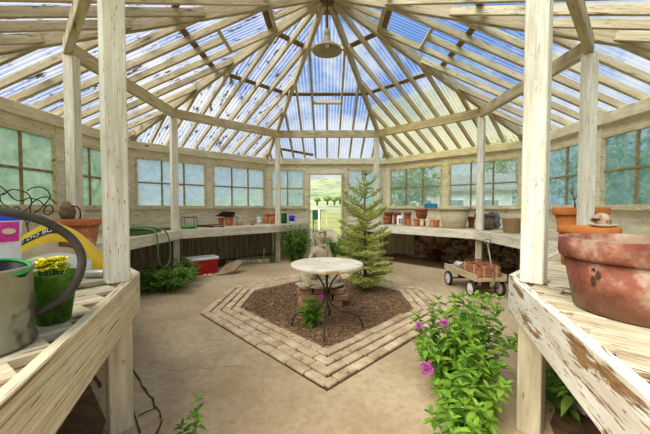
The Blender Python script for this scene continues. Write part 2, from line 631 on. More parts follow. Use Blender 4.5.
def build_at(mb, name, mat, k, parent=None, smooth=False):
    return mb.build(name, mat, parent, smooth, mtx=fmat(k))


SIDE = {0: 'back', 1: 'back_right', 2: 'right', 3: 'front_right', 5: 'front_left', 6: 'left', 7: 'back_left'}
SIDEW = {0: 'the far side above the doorway', 1: 'the far right side', 2: 'the right side', 3: 'the near right side', 4: 'the near side over the entrance',
         5: 'the near left side', 6: 'the left side', 7: 'the far left side'}
SL = .43
Z_RING = 3.04                     # underside of rafters on the ring beam


def zr(a):
    return Z_RING + SL*(A_IN-a)


# ------------------------------------------------------------------ ground, floor, outdoors
mb = MB()
NX = 40
xs = [-60+i*3 for i in range(41)]
mb.add([(-90, -30, -.06), (90, -30, -.06), (90, 120, -.06), (-90, 120, -.06)], [(0, 1, 2, 3)])
M['lawn'] = m_simple('sunny_meadow_grass', srgb(142, 148, 76), srgb(172, 172, 104), .5, bump=.3, spots=srgb(116, 134, 62), sscale=2.2, slo=.6)
M['hill'] = m_simple('green_hillside', srgb(126, 150, 100), srgb(184, 184, 146), .06, bump=0, spots=srgb(98, 120, 92), sscale=.16, slo=.57)
struct(mb.build('ground', M['lawn']), 'sunny green meadow beyond the doorway', 'ground')
mb = MB()
nx, ny = 60, 16
for j in range(ny):
    for i in range(nx):
        x = -240+480*i/(nx-1)
        y = 62+200*j/(ny-1)
        f = j/(ny-1)
        fo_ = max(.12, math.exp(-((x-4)/(26+.25*y))**2))
        z = -.3+fo_*28*(f**1.2)+6*fo_*f*mnoise.noise(V((x*.012, y*.012, 3)))+1.2*f*mnoise.noise(V((x*.06, y*.06, 1)))
        mb.v.append(V((x, y, z)))
for j in range(ny-1):
    for i in range(nx-1):
        mb.f.append((j*nx+i, j*nx+i+1, (j+1)*nx+i+1, (j+1)*nx+i))
struct(mb.build('hills', M['hill'], smooth=True), 'pale green hillside seen through the doorway', 'hill')
mb = MB()
mb.add([(-.9, 4.2, -.045), (.9, 4.2, -.045), (.3, 14, -.045), (-1.0, 14, -.045)], [(0, 1, 2, 3)])
struct(mb.build('path', M['path']), 'pale path leading out from the doorway', 'path')
# concrete floor: octagon
mb = MB()
RO = (A_OUT+.05)/math.cos(rad(22.5))
octo = [(RO*math.sin(rad(22.5+45*i)), RO*math.cos(rad(22.5+45*i))) for i in range(8)]
octo = [(x, y if y > -3 else -5.6) for x, y in octo][::-1]
mb.prism(octo, -.1, 0)
struct(mb.build('floor', M['floor']), 'worn beige concrete floor', 'floor')
# bare earth under the benches
EARTH = MB()
for k in (1, 2, 6, 7):
    EARTH.prism([tuple(F(k, -2.95*T22, 2.95).xy), tuple(F(k, -3.85*T22, 3.85).xy), tuple(F(k, 3.85*T22, 3.85).xy), tuple(F(k, 2.95*T22, 2.95).xy)], 0, .008)
for s in (-1, 1):
    pl = [(s*1.30, -2.72), (s*2.75, -1.3), (s*3.5, -1.62), (s*1.62, -3.85), (s*.98, -3.85), (s*1.02, -3.3)]
    EARTH.prism(pl if s < 0 else pl[::-1], 0, .012)
tag(EARTH.build('earth', M['earth']), 'dark bare earth under the benches', 'earth', kind='stuff')

# cracks and broken slab edge by the near left leg
mb = MB()


def crack(pts, w):
    pp = [P(x, y, 0) for x, y in pts]
    for i in range(len(pp)-1):
        a, b = pp[i], pp[i+1]
        m = max(2, int((b-a).length/.05))
        prev = None
        for j in range(m+1):
            q = a.lerp(b, j/m)+V((U(-.008, .008), U(-.008, .008), 0))
            d = (b-a).normalized()
            s = V((-d.y, d.x, 0))*w*U(.5, 1.1)
            cur = (q+s+V((0, 0, .004)), q-s+V((0, 0, .004)))
            if prev:
                mb.add([prev[0], prev[1], cur[1], cur[0]], [(0, 1, 2, 3)])
            prev = cur


crack([(131, 366), (142, 385), (156, 408), (161, 420), (157, 436), (160, 460)], .008)
crack([(156, 408), (138, 416)], .005)
crack([(131, 405), (137, 420), (139, 434)], .007)
crack([(66, 338), (85, 362), (100, 388)], .012)
crack([(240, 366), (200, 369), (170, 371)], .002)
struct(mb.build('trim_1', M['crack']), 'dirt filled cracks in the concrete by the near left leg', 'crack')

# ------------------------------------------------------------------ brick bordered bed
IN = [(0, -1.8), (1.06, -.72), (1.06, .1), (0, 1.16), (-1.06, .1), (-1.06, -.72)]


def offset(poly, d):
    n = len(poly)
    out = []
    for i in range(n):
        p0, p1, p2 = V((*poly[i-1], 0)), V((*poly[i], 0)), V((*poly[(i+1) % n], 0))
        e1, e2 = (p1-p0).normalized(), (p2-p1).normalized()
        n1, n2 = V((e1.y, -e1.x, 0)), V((e2.y, -e2.x, 0))
        b = (n1+n2).normalized()
        out.append(tuple((p1+b*(d/b.dot(n1))).xy))
    return out


def clip_interval(poly, o, d):
    """interval of the line o+d*s inside a convex polygon"""
    lo, hi = -1e9, 1e9
    n = len(poly)
    area = sum(poly[i-1][0]*poly[i][1]-poly[i][0]*poly[i-1][1] for i in range(n))
    sg = 1 if area > 0 else -1
    for i in range(n):
        a, b = V(poly[i-1]), V(poly[i])
        e = b-a
        nn = V((-e.y, e.x))*sg
        den, num = nn.dot(V(d)), nn.dot(V(o)-a)
        if abs(den) < 1e-9:
            if num < 0:
                return None
            continue
        s = -num/den
        if den > 0:
            lo = max(lo, s)
        else:
            hi = min(hi, s)
    return (lo, hi) if hi-lo > .02 else None


mb, base = MB(), MB()
OUT = offset(IN, .43)
for i in range(6):
    a, b, c, d = IN[i], IN[(i+1) % 6], OUT[(i+1) % 6], OUT[i]
    base.prism([d, c, b, a], 0, .005)
    e = (V(b)-V(a)).normalized()
    nn = V((e.y, -e.x))
    quad = [a, d, c, b]
    w = .43/4
    for r in range(4):
        o = V(a)+nn*(w*(r+.5))
        iv1, iv2 = clip_interval(quad, V(a)+nn*(w*r+.01), e), clip_interval(quad, V(a)+nn*(w*(r+1)-.01), e)
        lo, hi = (iv1[0]+iv2[0])/2-.03, (iv1[1]+iv2[1])/2+.03
        s = lo - (.11 if r % 2 else 0)
        while s < hi:
            s0, s1 = max(s, lo)+.004, min(s+.22, hi)-.004
            if s1-s0 > .04:
                ctr = o+e*((s0+s1)/2)
                mm = Matrix.Translation((ctr.x, ctr.y, .012+U(-.004, .003))) @ Matrix.Rotation(math.atan2(e.y, e.x)+U(-.02, .02), 4, 'Z') @ Matrix.Rotation(U(-.02, .02), 4, 'X')
                mb.cbox((0, 0, 0), (s1-s0-.002, w-U(.012, .03), .03), .008, mm)
            s += .22
struct(mb.build('brick_border', M['brick']), 'border of worn tan paving bricks around the soil bed', 'brick border')
struct(base.build('trim_2', M['crack']), 'dark sand between the paving bricks', 'sand')
mb = MB()
mb.prism([(x*.995, y*.995) for x, y in IN], 0, .012)
inn = [(x*.97, y*.97) for x, y in IN]
cnt = 0
while cnt < 5200:
    x, y = U(-1.05, 1.05), U(-1.78, 1.14)
    if clip_interval(inn, (x, y), (1, 0)) is None:
        continue
    iv = clip_interval(inn, (x, y), (1, 0))
    if not (iv[0] < 0 < iv[1]):
        continue
    cnt += 1
    L, w = U(.012, .05), U(.006, .018)
    mm = Matrix.Translation((x, y, .014+U(0, .012))) @ Matrix.Rotation(U(0, 6.3), 4, 'Z') @ Matrix.Rotation(U(-.5, .5), 4, 'Y') @ Matrix.Rotation(U(-.6, .6), 4, 'X')
    mb.box((0, 0, 0), (L, w, .005), mm)
o = mb.build('bark_chips', M['chips'])
tag(o, 'brown bark chips covering the soil bed inside the brick border', 'bark chips', kind='stuff')

# ------------------------------------------------------------------ walls and windows
WZ0, WZ1 = 1.24, 2.27
wn = [0]


def window(k, t0, t1, cols, glass, z0=WZ0, z1=WZ1, label=''):
    wn[0] += 1
    fr, mu, gl = MB(), MB(), MB()
    a = A_OUT-.02
    fw = .05
    fr.cbox(((t0+t1)/2, a, z0+fw/2), (t1-t0, .06, fw))
    fr.cbox(((t0+t1)/2, a, z1-fw/2), (t1-t0, .06, fw))
    for tt in (t0+fw/2, t1-fw/2):
        fr.cbox((tt, a, (z0+z1)/2), (fw, .06, z1-z0-2*fw))
    fr.cbox(((t0+t1)/2, a-.035, z0-.012), (t1-t0+.06, .10, .025))
    i0, i1 = t0+fw, t1-fw
    for c in range(1, cols):
        x = i0+(i1-i0)*c/cols
        mu.cbox((x, a, (z0+z1)/2), (.028, .04, z1-z0-2*fw))
    mu.cbox(((t0+t1)/2, a, (z0+z1)/2), (i1-i0, .044, .028))
    gl.box(((t0+t1)/2, a+.006, (z0+z1)/2), (i1-i0, .004, z1-z0-2*fw))
    o = build_at(fr, 'window_%d' % wn[0], M['frame'], k)
    struct(o, label, 'window')
    for mbx, nm, mt in ((mu, 'muntins', M['muntin']), (gl, 'pane', glass)):
        c = mbx.build(nm, mt, o)
    return o


for k in (7, 0, 1, 2, 6, 5, 3):
    half = A_OUT*T22
    w = MB()
    a = A_OUT
    gaps = [(-1.52, -.07), (.07, 1.52)]
    if k == 0:
        gaps = [(-1.52, -.60), (.53, 1.50)]
    # head under the plate, breast below the sill, studs
    ends = [(-half, gaps[0][0]), (gaps[0][1], gaps[1][0]), (gaps[1][1], half)]
    if k == 0:
        ends = [(-half, -1.52), (-.60, -.50), (.43, .53), (1.50, half)]
        for s0, s1 in ((-half, -.50), (.43, half)):
            w.cbox(((s0+s1)/2, a, 1.02), (s1-s0, .05, .40), .003)
            w.cbox(((s0+s1)/2, a, 2.335), (s1-s0, .06, .14), .003)
        w.cbox((-.035, a, 2.30), (.93, .06, .30), .003)
        w.cbox((-.035, a-.035, 2.21), (.97, .03, .09), .003)
    else:
        w.cbox((0, a, 1.02), (2*half, .05, .40), .003)
        w.cbox((0, a, 2.335), (2*half, .06, .14), .003)
    for s0, s1 in ends:
        z0 = 0 if k == 0 and abs((s0+s1)/2) < .7 else 1.22
        w.cbox(((s0+s1)/2, a-.005, (z0+2.40)/2), (s1-s0, .08, 2.40-z0), .004)
    wo = build_at(w, 'wall_%s' % SIDE[k], M['wall'], k)
    struct(wo, 'cream boarded wall of %s under the windows' % SIDEW[k], 'wall')
    # top plate
    pl = MB()
    pl.cbox((0, a-.03, 2.475), (2*half, .14, .15), .005)
    pl.build('top_plate', M['wall'], wo)
    # lower part below the bench
    if k in (1, 2, 3):
        lo = MB()
        lo.box((0, a+.02, .41), (2*half, .10, .82))
        lo.build('brickwork', M['brickwall'], wo)
        if k == 1:
            lb = MB()
            for i in range(6):
                lb.cbox((-1.50+i*.135, a-.06, .43), (.128, .03, .74), .003)
            lb.build('boarding', M['boards_dark'], wo)
    else:
        lo = MB()
        x = -half
        while x < half-.02:
            x1 = min(x+U(.11, .16), half)
            if not (k == 0 and x1 > -.52 and x < .45):
                lo.cbox(((x+x1)/2, a+U(-.012, .012), .41), (x1-x-.008, .03, .82), .003)
            x = x1
        lo.build('boarding', M['boards_dark'], wo)
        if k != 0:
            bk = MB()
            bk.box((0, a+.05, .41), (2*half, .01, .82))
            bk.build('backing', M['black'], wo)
    gm = {7: 'glass', 0: 'glass', 1: 'glass_c', 2: 'glass_r', 6: 'glass_l', 5: 'glass_l', 3: 'glass_r'}[k]
    near = {1: 'the doorway', 7: 'the back'}
    for i, (g0, g1) in enumerate(gaps):
        if k == 0:
            lb = 'four pane window %s of the open doorway' % ('left', 'right')[i]
        else:
            lb = 'six pane window in the wall of %s, %s' % (SIDEW[k], ('left one of its pair', 'right one of its pair')[i])
        window(k, g0, g1, 2 if k == 0 else 3, M[gm], label=lb)

# doorway lining
d = MB()
d.cbox((-.475, A_OUT-.03, 1.08), (.045, .16, 2.16))
d.cbox((.405, A_OUT-.03, 1.08), (.045, .16, 2.16))
d.cbox((-.035, A_OUT-.03, 2.145), (.84, .16, .03))
do = build_at(d, 'door_1', M['frame'], 0)
struct(do, 'open doorway in the far wall', 'doorway')

# ------------------------------------------------------------------ posts, ring beams, roof
PW = .110
RP = 3.0
POSTPOS = {}
PL = {(0, -1): 'slim cream post left of the doorway, between bench and ring beam', (0, 1): 'slim cream post right of the doorway, behind the fir tree',
      (1, -1): 'cream post standing on the far left bench beside the hanging hose', (1, 1): 'cream post standing on the far right bench behind the wagon',
      (2, -1): 'cream post on the left bench behind the rusty wire', (2, 1): 'cream post on the right bench behind the orange pots',
      (3, -1): 'big nearest cream post on the left, at the bench corner', (3, 1): 'big nearest white post on the right, at the bench corner'}
for i in range(4):
    for s in (-1, 1):
        ang = rad(22.5+45*i)*s
        x, y = RP*math.sin(ang), RP*math.cos(ang)
        if i == 3:
            x = -1.180 if s < 0 else 1.15
        if i == 2 and s < 0:
            x += .045
        k = (i, -i)[s < 0] if i else 0
        kk = (i*s) % 8
        if i == 0:
            kk = 0
        POSTPOS[(i, s)] = V((x, y, 0))
        mb = MB()
        L = 2.86-.84
        mb.cbox((0, 0, 0), (L, PW, PW), .006)
        m = Matrix((V((0, 0, 1)), tan_(kk), nrm(kk))).transposed().to_4x4()
        if m.determinant() < 0:
            m = Matrix((V((0, 0, 1)), -tan_(kk), nrm(kk))).transposed().to_4x4()
        m.translation = V((x, y, .842+L/2))
        o = mb.build('post', M['post'], mtx=m)
        tag(o, PL[(i, s)], 'post', 'posts around the ring')

BL = {0: 'painted ring beam over the two posts flanking the doorway', 1: 'painted ring beam on the far right, between two slim posts',
      2: 'painted ring beam on the right side, rising toward the viewer', 7: 'painted ring beam on the far left, between two slim posts',
      6: 'painted ring beam on the left side, rising toward the viewer', 5: 'ring beam over the near left bench, leaving the top of the photo',
      3: 'ring beam over the near right bench, leaving the top of the photo'}
for k in (7, 0, 1, 2, 6, 5, 3):
    h = A_IN*T22
    o = timber('tie_beam', F(k, -h, A_IN, 2.95), F(k, h, A_IN, 2.95), .075, .16, M['rafter'])
    tag(o, BL[k], 'beam', 'ring beams on the posts')

RH = .09
VENT = {0: (.84, 1.98), 6: (.80, 1.45), 2: (.80, 1.40)}     # old vent openings without a middle rafter
for k in (7, 0, 1, 2, 6, 5, 3, 4):
    sl = (nrm(k)*-1*1+V((0, 0, SL))).normalized()
    upn = (V((0, 0, 1))*1+nrm(k)*SL).normalized()
    offs = RH/2/upn.z
    for i in range(-5, 6):
        tt = i*.30
        a_top = max(abs(tt)/T22+.07, .13)
        a_bot = 3.97
        if a_bot-a_top < .1:
            continue
        runs = [(a_top, a_bot)]
        if i == 0 and k in VENT:
            runs = [(a_top, VENT[k][0]), (VENT[k][1], a_bot)]
        for r0, r1 in runs:
            o = timber('rafter', F(k, tt, r0, zr(r0)+offs), F(k, tt, r1, zr(r1)+offs), .042, RH, M['rafter'], upn)
            tag(o, 'weathered white rafter in the roof slope of %s' % SIDEW[k], 'rafter', 'rafters of %s' % SIDEW[k])
    # battens across the rafters
    for a, nm in ((1.86, 'lower'), (.86, 'upper'), (.30, 'topmost')):
        h = a*T22
        zz = zr(a)+RH+.012
        bt = timber('batten', F(k, -h, a, zz+.004), F(k, h, a, zz+.004), .085, .022, M['batten'], upn)
        tag(bt, '%s brown batten crossing the rafters of %s' % (nm, SIDEW[k]), 'batten', 'roof battens')

HL = {0: ('left of the lamp over the doorway slope', 'right of the lamp over the doorway slope'),
      1: ('running to the far left post', 'running to the far right post'),
      2: ('running to the left post above the rusty wire', 'running to the right post above the orange pots'),
      3: ('running toward the nearest left post', 'running toward the nearest right post')}
for i in range(4):
    for s in (-1, 1):
        ang = rad(22.5+45*i)*s
        dd = V((math.sin(ang), math.cos(ang), 0))
        c = math.cos(rad(22.5))
        r0, r1 = .13, 4.30
        z0, z1 = zr(r0*c), zr(r1*c)
        o = timber('hip_rafter', dd*r0+V((0, 0, z0+.045)), dd*r1+V((0, 0, z1+.045)), .06, .15, M['rafter'])
        tag(o, 'heavier hip rafter %s' % HL[i][(s+1)//2], 'rafter', 'hip rafters')
# hub at the apex
mb = MB()
mb.prism([(.13*math.cos(rad(22.5+45*i)), .13*math.sin(rad(22.5+45*i))) for i in range(8)], zr(0)-.02, zr(0)+.14)
tag(mb.build('roof_hub', M['batten']), 'brown wooden hub where all rafters meet above the lamp', 'hub')

# trimmers framing the old roof vents
for k, t0, t1, aa, lb in ((0, -.30, .30, 2.0, 'cross piece between rafters above the doorway slope batten'),
                          (0, -.30, .30, .82, 'cross piece between rafters close behind the lamp'),
                          (2, -.30, .30, 1.42, 'cross piece under the bright blue sheet on the right'),
                          (2, -.30, .30, .78, 'short cross piece above the bright blue sheet on the right'),
                          (6, -.30, .30, 1.47, 'cross piece between rafters of the left slope'),
                          (6, -.30, .30, .78, 'short upper cross piece between rafters of the left slope')):
    upn = (V((0, 0, 1))+nrm(k)*SL).normalized()
    o = timber('cross_piece', F(k, t0, aa, zr(aa)+.05), F(k, t1, aa, zr(aa)+.05), .045, .08, M['rafter'], upn)
    tag(o, lb, 'cross piece')

# corrugated sheets
SHM = {7: ('dirty', 'dirty'), 0: ('clear', 'clear'), 1: ('clear', 'yellow'), 2: ('blue', 'clear'), 6: ('dirty', 'dirty'), 5: ('dirty', 'dirty'), 3: ('clear', 'clear'), 4: ('clear', 'clear')}
for k in (7, 0, 1, 2, 6, 5, 3, 4):
    sl = V((0, -1, SL)).normalized()      # up the slope in the facet frame (X along wall, Y outward)
    for course, (a0, a1, lift) in enumerate(((.05, 2.35, .055), (2.2, 4.12, .035))):
        mb = MB()
        n = 6
        step = PER/n
        jm = int(a1*T22/step)
        lastcol = None
        for j in range(-jm, jm+1):
            tt = j*step
            lo = max(a0, abs(tt)/T22)
            if lo > a1:
                lastcol = None
                continue
            w = .009*math.sin(2*PI*tt/PER)
            pts = []
            for aa in (a1, lo):
                pts.append(V((tt, aa, zr(aa)+RH+lift+w)))
            i0 = len(mb.v)
            mb.v += pts
            if lastcol is not None:
                mb.f.append((lastcol, i0, i0+1, lastcol+1))
            lastcol = i0
        o = mb.build('ceiling', SH[SHM[k][course]], mtx=fmat(k))
        struct(o, '%s course of corrugated plastic roofing over %s' % (('upper', 'lower')[course], SIDEW[k]), 'roofing')

# rusty board lying on the far roof
p0, p1 = F(0, -1.18, 3.64, zr(3.64)+RH+.012), F(0, -.37, 3.90, zr(3.90)+RH+.012)
tag(timber('board', p0, p1, .10, .02, M['batten'], (V((0, 0, 1))+nrm(0)*SL).normalized()), 'rust brown board lying across rafters above the doorway', 'board')

# lamp
zl = 3.52
t_ = thing('pendant_lamp', 'grey enamel pendant lamp hanging from the roof hub', 'lamp', (0, -.02, zl-.05))
mb = MB()
mb.lathe([(.05, .20), (.06, .13), (.10, .10), (.17, .05), (.215, 0), (.212, -.004), (.165, .044), (.095, .092), (.05, .12), (.04, .19)], 40)
mb.build('lamp_shade', M['lamp'], t_, True)
mb = MB()
mb.lathe([(.045, .20), (.045, .27), (.03, .30), (.012, .32)], 20)
mb.build('socket', M['lamp'], t_, True)
mb = MB()
mb.tube([(0, 0, .31), (0, 0, zr(0)-.02-zl+.05)], .009, 8)
mb.build('rod', M['rust'], t_, True)
mb = MB()
mb.lathe([(.0, .045), (.022, .05), (.036, .08), (.03, .12), (.018, .16)], 16)
mb.build('bulb', M['white'], t_, True)

# ------------------------------------------------------------------ benches
ZB = .84


def planks(mb, poly, d, w, gap, th=.032, z=ZB):
    d = V(d).normalized()
    nn = V((-d.y, d.x))
    cs = [nn.dot(V(p)) for p in poly]
    r = min(cs)
    while r < max(cs)-.03:
        ww = min(w*U(.93, 1.04), max(cs)-r)
        iv = [clip_interval(poly, nn*(r+f), d) for f in (.008, ww/2, ww-.008)]
        iv = [x for x in iv if x]
        if iv:
            lo, hi = max(x[0] for x in iv), min(x[1] for x in iv)
            lo, hi = lo+U(0, .012), hi-U(0, .012)
            if hi-lo > .05:
                c = nn*(r+ww/2)+d*((lo+hi)/2)
                m = Matrix.Translation((c.x, c.y, z-th/2+U(-.004, 0))) @ Matrix.Rotation(math.atan2(d.y, d.x), 4, 'Z') @ Matrix.Rotation(U(-.008, .008), 4, 'X')
                mb.append((m, (hi-lo, ww-gap*U(.6, 1.5), th)))
        r += ww


def bench(label, poly, d, front, fmat_, fh, legs, w=.14, name='potting_bench'):
    """front: list of (p, q) runs of the apron; legs: (x, y, k)"""
    c = sum((V(p) for p in poly), V((0, 0)))/len(poly)
    root = thing(name, label, 'bench', (c.x, c.y, 0), 0, 'benches around the walls')
    T = Matrix.Translation((-c.x, -c.y, 0))
    pls = []
    planks(pls, poly, d, w, .008)
    # all planks share one mesh: local X runs along the planks
    ang = math.atan2(d[1], d[0])
    R = Matrix.Rotation(ang, 4, 'Z')
    mb = MB()
    for m, size in pls:
        mb.cbox((0, 0, 0), size, .004, R.inverted() @ T @ m)
    o = mb.build('tabletop', M['plank'], root)
    o.rotation_euler = (0, 0, ang)
    sub = MB()
    ctr = c
    pp = [tuple((V(p)-ctr)*.985) for p in poly]
    sub.prism(pp, ZB-.06, ZB-.038)
    sub.build('underframe', M['boards_dark'], root)
    for p, q in front:
        p, q = V((*p, ZB-fh/2+.004)), V((*q, ZB-fh/2+.004))
        mb = MB()
        mb.cbox((0, 0, 0), ((q-p).length, .04, fh), .004)
        fo = mb.build('apron', fmat_, root)
        fo.matrix_world = T @ frame(p, q)
        fo.matrix_parent_inverse.identity()
        fo.matrix_basis = T @ frame(p, q)
    for (x, y, k) in legs:
        mb = MB()
        mb.cbox((0, 0, (ZB-.06)/2), (.115, .115, ZB-.06), .005)
        lo = mb.build('leg', M['leg'], root)
        lo.location = (x-c.x, y-c.y, 0)
        lo.rotation_euler = (0, 0, -rad(45*k))
    return root


AO = 3.86
E1, G1 = A_EDGE*T22, AO*T22
LAB = {6: 'long plank potting bench on the left under the windows', 7: 'far left plank bench with hose and metal rods on it',
       1: 'far right plank bench carrying the row of clay pots', 2: 'right plank bench behind the wagon'}
for k in (7, 1, 6, 2):
    sgn = -1 if k > 4 else 1
    tip = -E1*.999*sgn if k in (7, 1) else -E1*sgn
    poly = [tuple(F(k, -E1+.004, A_EDGE).xy), tuple(F(k, E1-.004, A_EDGE).xy), tuple(F(k, G1-.004, AO).xy), tuple(F(k, -G1+.004, AO).xy)]
    pi_, s_ = ((1, -1) if k == 7 else (1, 1) if k == 1 else (2, -1) if k == 6 else (2, 1))
    pp = POSTPOS[(pi_, s_)]
    bench(LAB[k], poly, tuple(nrm(k).xy), [(F(k, -E1+.01, A_EDGE+.0).xy, F(k, E1-.01, A_EDGE+.0).xy)], M['fascia_far'], .16,
          [(pp.x, pp.y, k)], .13)
# flanks of the doorway
for s, lb in ((-1, 'short bench end running into the left door jamb'), (1, 'short bench end running into the right door jamb, behind the fir')):
    xj = -.56 if s < 0 else .50
    poly = [(s*E1-s*.004, A_EDGE), (xj, AO), (s*G1-s*.004, AO)]
    pp = POSTPOS[(0, s)]
    bench(lb, poly, (s*.78, -.62) if s > 0 else (.78, .62), [((s*E1, A_EDGE), (xj, AO))], M['fascia_far'], .16, [(pp.x-s*.0, pp.y+.03, 0)], .13)
# near benches
for s in (-1, 1):
    w1, w2 = ('left', 'right')[s > 0], ('holding the yellow bag', 'holding the orange pots')[s > 0]
    cx, cy = (-1.215, -2.54) if s < 0 else (1.135, -2.60)
    jx = -.64 if s < 0 else .65
    k = 5 if s < 0 else 3
    q0 = F(k, E1*(1 if s < 0 else -1), A_EDGE)
    q1 = F(k, G1*(1 if s < 0 else -1), AO)
    ov = (s*1.60, -4.05)
    poly = [(cx+s*.006, cy), tuple(q0.xy), tuple(q1.xy), ov]
    bench('near %s diagonal plank bench %s' % (w1, w2), poly, (-s*.7, .7), [((cx, cy), tuple(q0.xy))], M['fascia_far'], .2, [], .145)
    poly = [(cx, cy), ov, (jx, -4.05)]
    pp = POSTPOS[(3, s)]
    bench('nearest %s bench with %s' % (w1, ('the big handled watering can', 'the huge terracotta pot')[s > 0]), poly, (.55, .83) if s < 0 else (-.7, .7),
          [((cx, cy), (jx, -4.05))], M['fascia_wear' if s < 0 else 'fascia'], .235 if s < 0 else .215, [(pp.x+(.0 if s < 0 else .0), pp.y+.0, k)], .145)


# ------------------------------------------------------------------ pots
def pot_profile(r, h, rb=None, rim=.2, th=.012, soil=True, lip=1.08):
    rb = rb or r*.68
    rr = r/lip
    zr_ = h*(1-rim)
    return [(rb*.96, 0), (rb, .004), (rr*.97, zr_), (r*.985, zr_+.002), (r, h-.004), (r*.985, h), (r-th*1.2, h), (rr-th, zr_), (rb-th*.4, h*.18), (rb*.3, h*.16)]


def pot(label, loc, r, h, mat, rb=None, rim=.2, group=None, soil=None, cat='pot', name='plant_pot', lip=1.08, th=None):
    root = thing(name, label, cat, loc, U(0, 6), group)
    th = th or max(.006, r*.07)
    rb = rb or r*.68
    pr = pot_profile(r, h, rb, rim, th, True, lip)
    mb = MB()
    split = 3
    mb.lathe(pr[:3]+[(r/lip-th, h*(1-rim)+.001), (rb-th*.4, h*.18), (rb*.3, h*.16)], 36)
    mb.build('body', mat, root, False)
    mb = MB()
    z_ = h*(1-rim)
    mb.lathe([(r/lip-th, z_), (r*.985, z_), (r, z_+h*rim*.2), (r, h-.004), (r-.004, h), (r-th*1.2, h), (r/lip-th, z_+.001)], 36, close=False)
    o = mb.build('rim', mat, root, False)
    for ob in root.children:
        for p in ob.data.polygons:
            p.use_smooth = len(p.vertices) == 4 and abs(p.normal.z) < .9
    if soil:
        mb = MB()
        mb.lathe([(.001, h*soil-.01), (r/lip-th*1.1-(r-rb)*.9*(1-soil), h*soil-.01), (r/lip-th*1.1-(r-rb)*.9*(1-soil), h*soil), (.001, h*soil+.006)], 24)
        mb.build('soil', M['soil'], root)
    return root


def row(k, a, px, z=ZB):
    """point of the bench of side k, in the row at apothem a, in the column px of the photo"""
    n = nrm(k)
    v = ray(px, 217)
    v = V((v.x, v.y, 0))
    t = (a-n.dot(V((CAM.x, CAM.y, 0))))/n.dot(v)
    p = V((CAM.x, CAM.y, 0))+v*t
    p.z = z
    return p


def px_pot(label, k, a, cx, wpx, hpx, mat, group='pots on the benches', rbf=.68, rim=.22, name='plant_pot', cat='pot', soil=None, dz=0.0):
    """pot measured in the photo: bench side, row, centre column, width and height in pixels"""
    p = row(k, a, cx)
    depth = (p-CAM).dot(FW)
    r = wpx/2*depth/FPX
    h = hpx*depth/FPX
    p.z += dz+.001
    return pot(label, p, r, h, mat, r*rbf, rim, group, soil, cat, name)


# left bench by the doorway
px_pot('small terracotta pot under the dark stacked trays, left of its pair', 7, 3.42, 221.0, 6, 8.0, M['terra_dark'])
px_pot('wide terracotta pot under the dark stacked trays', 7, 3.36, 229, 9.5, 8.8, M['terra'])
px_pot('pale translucent plastic pot right of the stacked trays', 7, 3.45, 239.5, 8, 9, M['terra_pale'], rbf=.85)
px_pot('white pot beside two tall orange pots', 7, 3.62, 259.5, 6, 6.5, M['white'], rbf=.75)
px_pot('tall orange clay pot next to the white pot', 7, 3.50, 266.5, 6.4, 10, M['terra'], rbf=.85)
px_pot('tall orange clay pot touching the slim post', 7, 3.42, 272.6, 5.2, 10.2, M['terra'], rbf=.85)
px_pot('dark green tin right of the slim post', 0, 3.45, 284, 6.2, 10, M['dkgreen'], rbf=.92, rim=.08, name='tin_can', cat='can')
# blue and white cup
p = row(0, 3.5, 291.7)
root = thing('enamel_cup', 'blue cup with a white base band near the door jamb', 'cup', (p.x, p.y, ZB+.001))
mb = MB()
mb.lathe([(.066, .05), (.078, .2), (.07, .2), (.06, .056)], 24)
mb.build('body', M['blue'], root, True)
mb = MB()
mb.lathe([(.07, 0), (.068, .05), (.06, .052), (.055, .01)], 24)
mb.build('base', M['white'], root, True)
mb = MB()
mb.tube([(.07, 0, .18), (.11, 0, .17), (.12, 0, .13), (.10, 0, .09), (.068, 0, .07)], .008)
mb.build('handle', M['blue'], root, True)
# dark trays stacked on the two pots
p = row(7, 3.40, 226.5)
for i in range(3):
    o = thing('seed_tray', ('lowest', 'middle', 'topmost')[i]+' black tray stacked on the two terracotta pots', 'tray', (p.x-.02+.03*i, p.y, ZB+.206+i*.037), .2*i, 'black trays on the clay pots')
    mb = MB()
    W, D = .34-.03*i, .22
    mb.box((0, 0, .004), (W, D, .008))
    for sx in (-1, 1):
        mb.box((sx*W/2, 0, .017), (.008, D, .034))
        mb.box((0, sx*D/2, .017), (W, .008, .034))
    mb.build('tray_body', M['black'], o)
    o.rotation_euler = (rad(2), rad(3), .2*i)
# clod
p = row(7, 3.2, 252.5)
mb = MB()
mb.blob((0, 0, .012), (.035, .03, .022), 3, .4, 2.5, 2, -.012)
tag(mb.build('clod', M['soil'], loc=(p.x, p.y, ZB+.001)), 'small dark clod of earth lying on the far left bench', 'clod')

# right bench pots
px_pot('small orange clay pot behind the fir branches', 1, 3.2, 386.5, 7.4, 7.4, M['terra'])
px_pot('orange clay pot right of the white jar', 1, 3.05, 408.5, 6, 6.4, M['terra'])
px_pot('rosy clay pot, left of the touching pair under the stacked brown bowl', 1, 3.02, 416.4, 6, 7.8, M['terra'])
px_pot('sandy clay pot, right of the touching pair under the stacked brown bowl', 1, 3.0, 422, 4.8, 7.4, M['terra_pale'])
px_pot('cream clay pot between sandy and red pots', 1, 3.0, 428.2, 6.2, 7.6, M['terra_pale'])
px_pot('red clay pot close to the wide beige planter', 1, 3.0, 436, 7.4, 7.6, M['terra'])
px_pot('brown pot in the back row above the small orange pot', 1, 3.42, 407.5, 7.5, 12.5, M['terra_dark'])
px_pot('dark brown pot in the back row behind the white jar', 1, 3.55, 397, 8, 11.5, M['terra_dark'])
px_pot('brown pot in the back row next to the fir tip', 1, 3.5, 388.5, 9, 11.5, M['terra_dark'], rbf=.75)
b0 = px_pot('dark pot in the back row carrying the brown bowl', 1, 3.36, 421.5, 9.5, 9.5, M['terra_dark'], rbf=.8)
q = b0.location
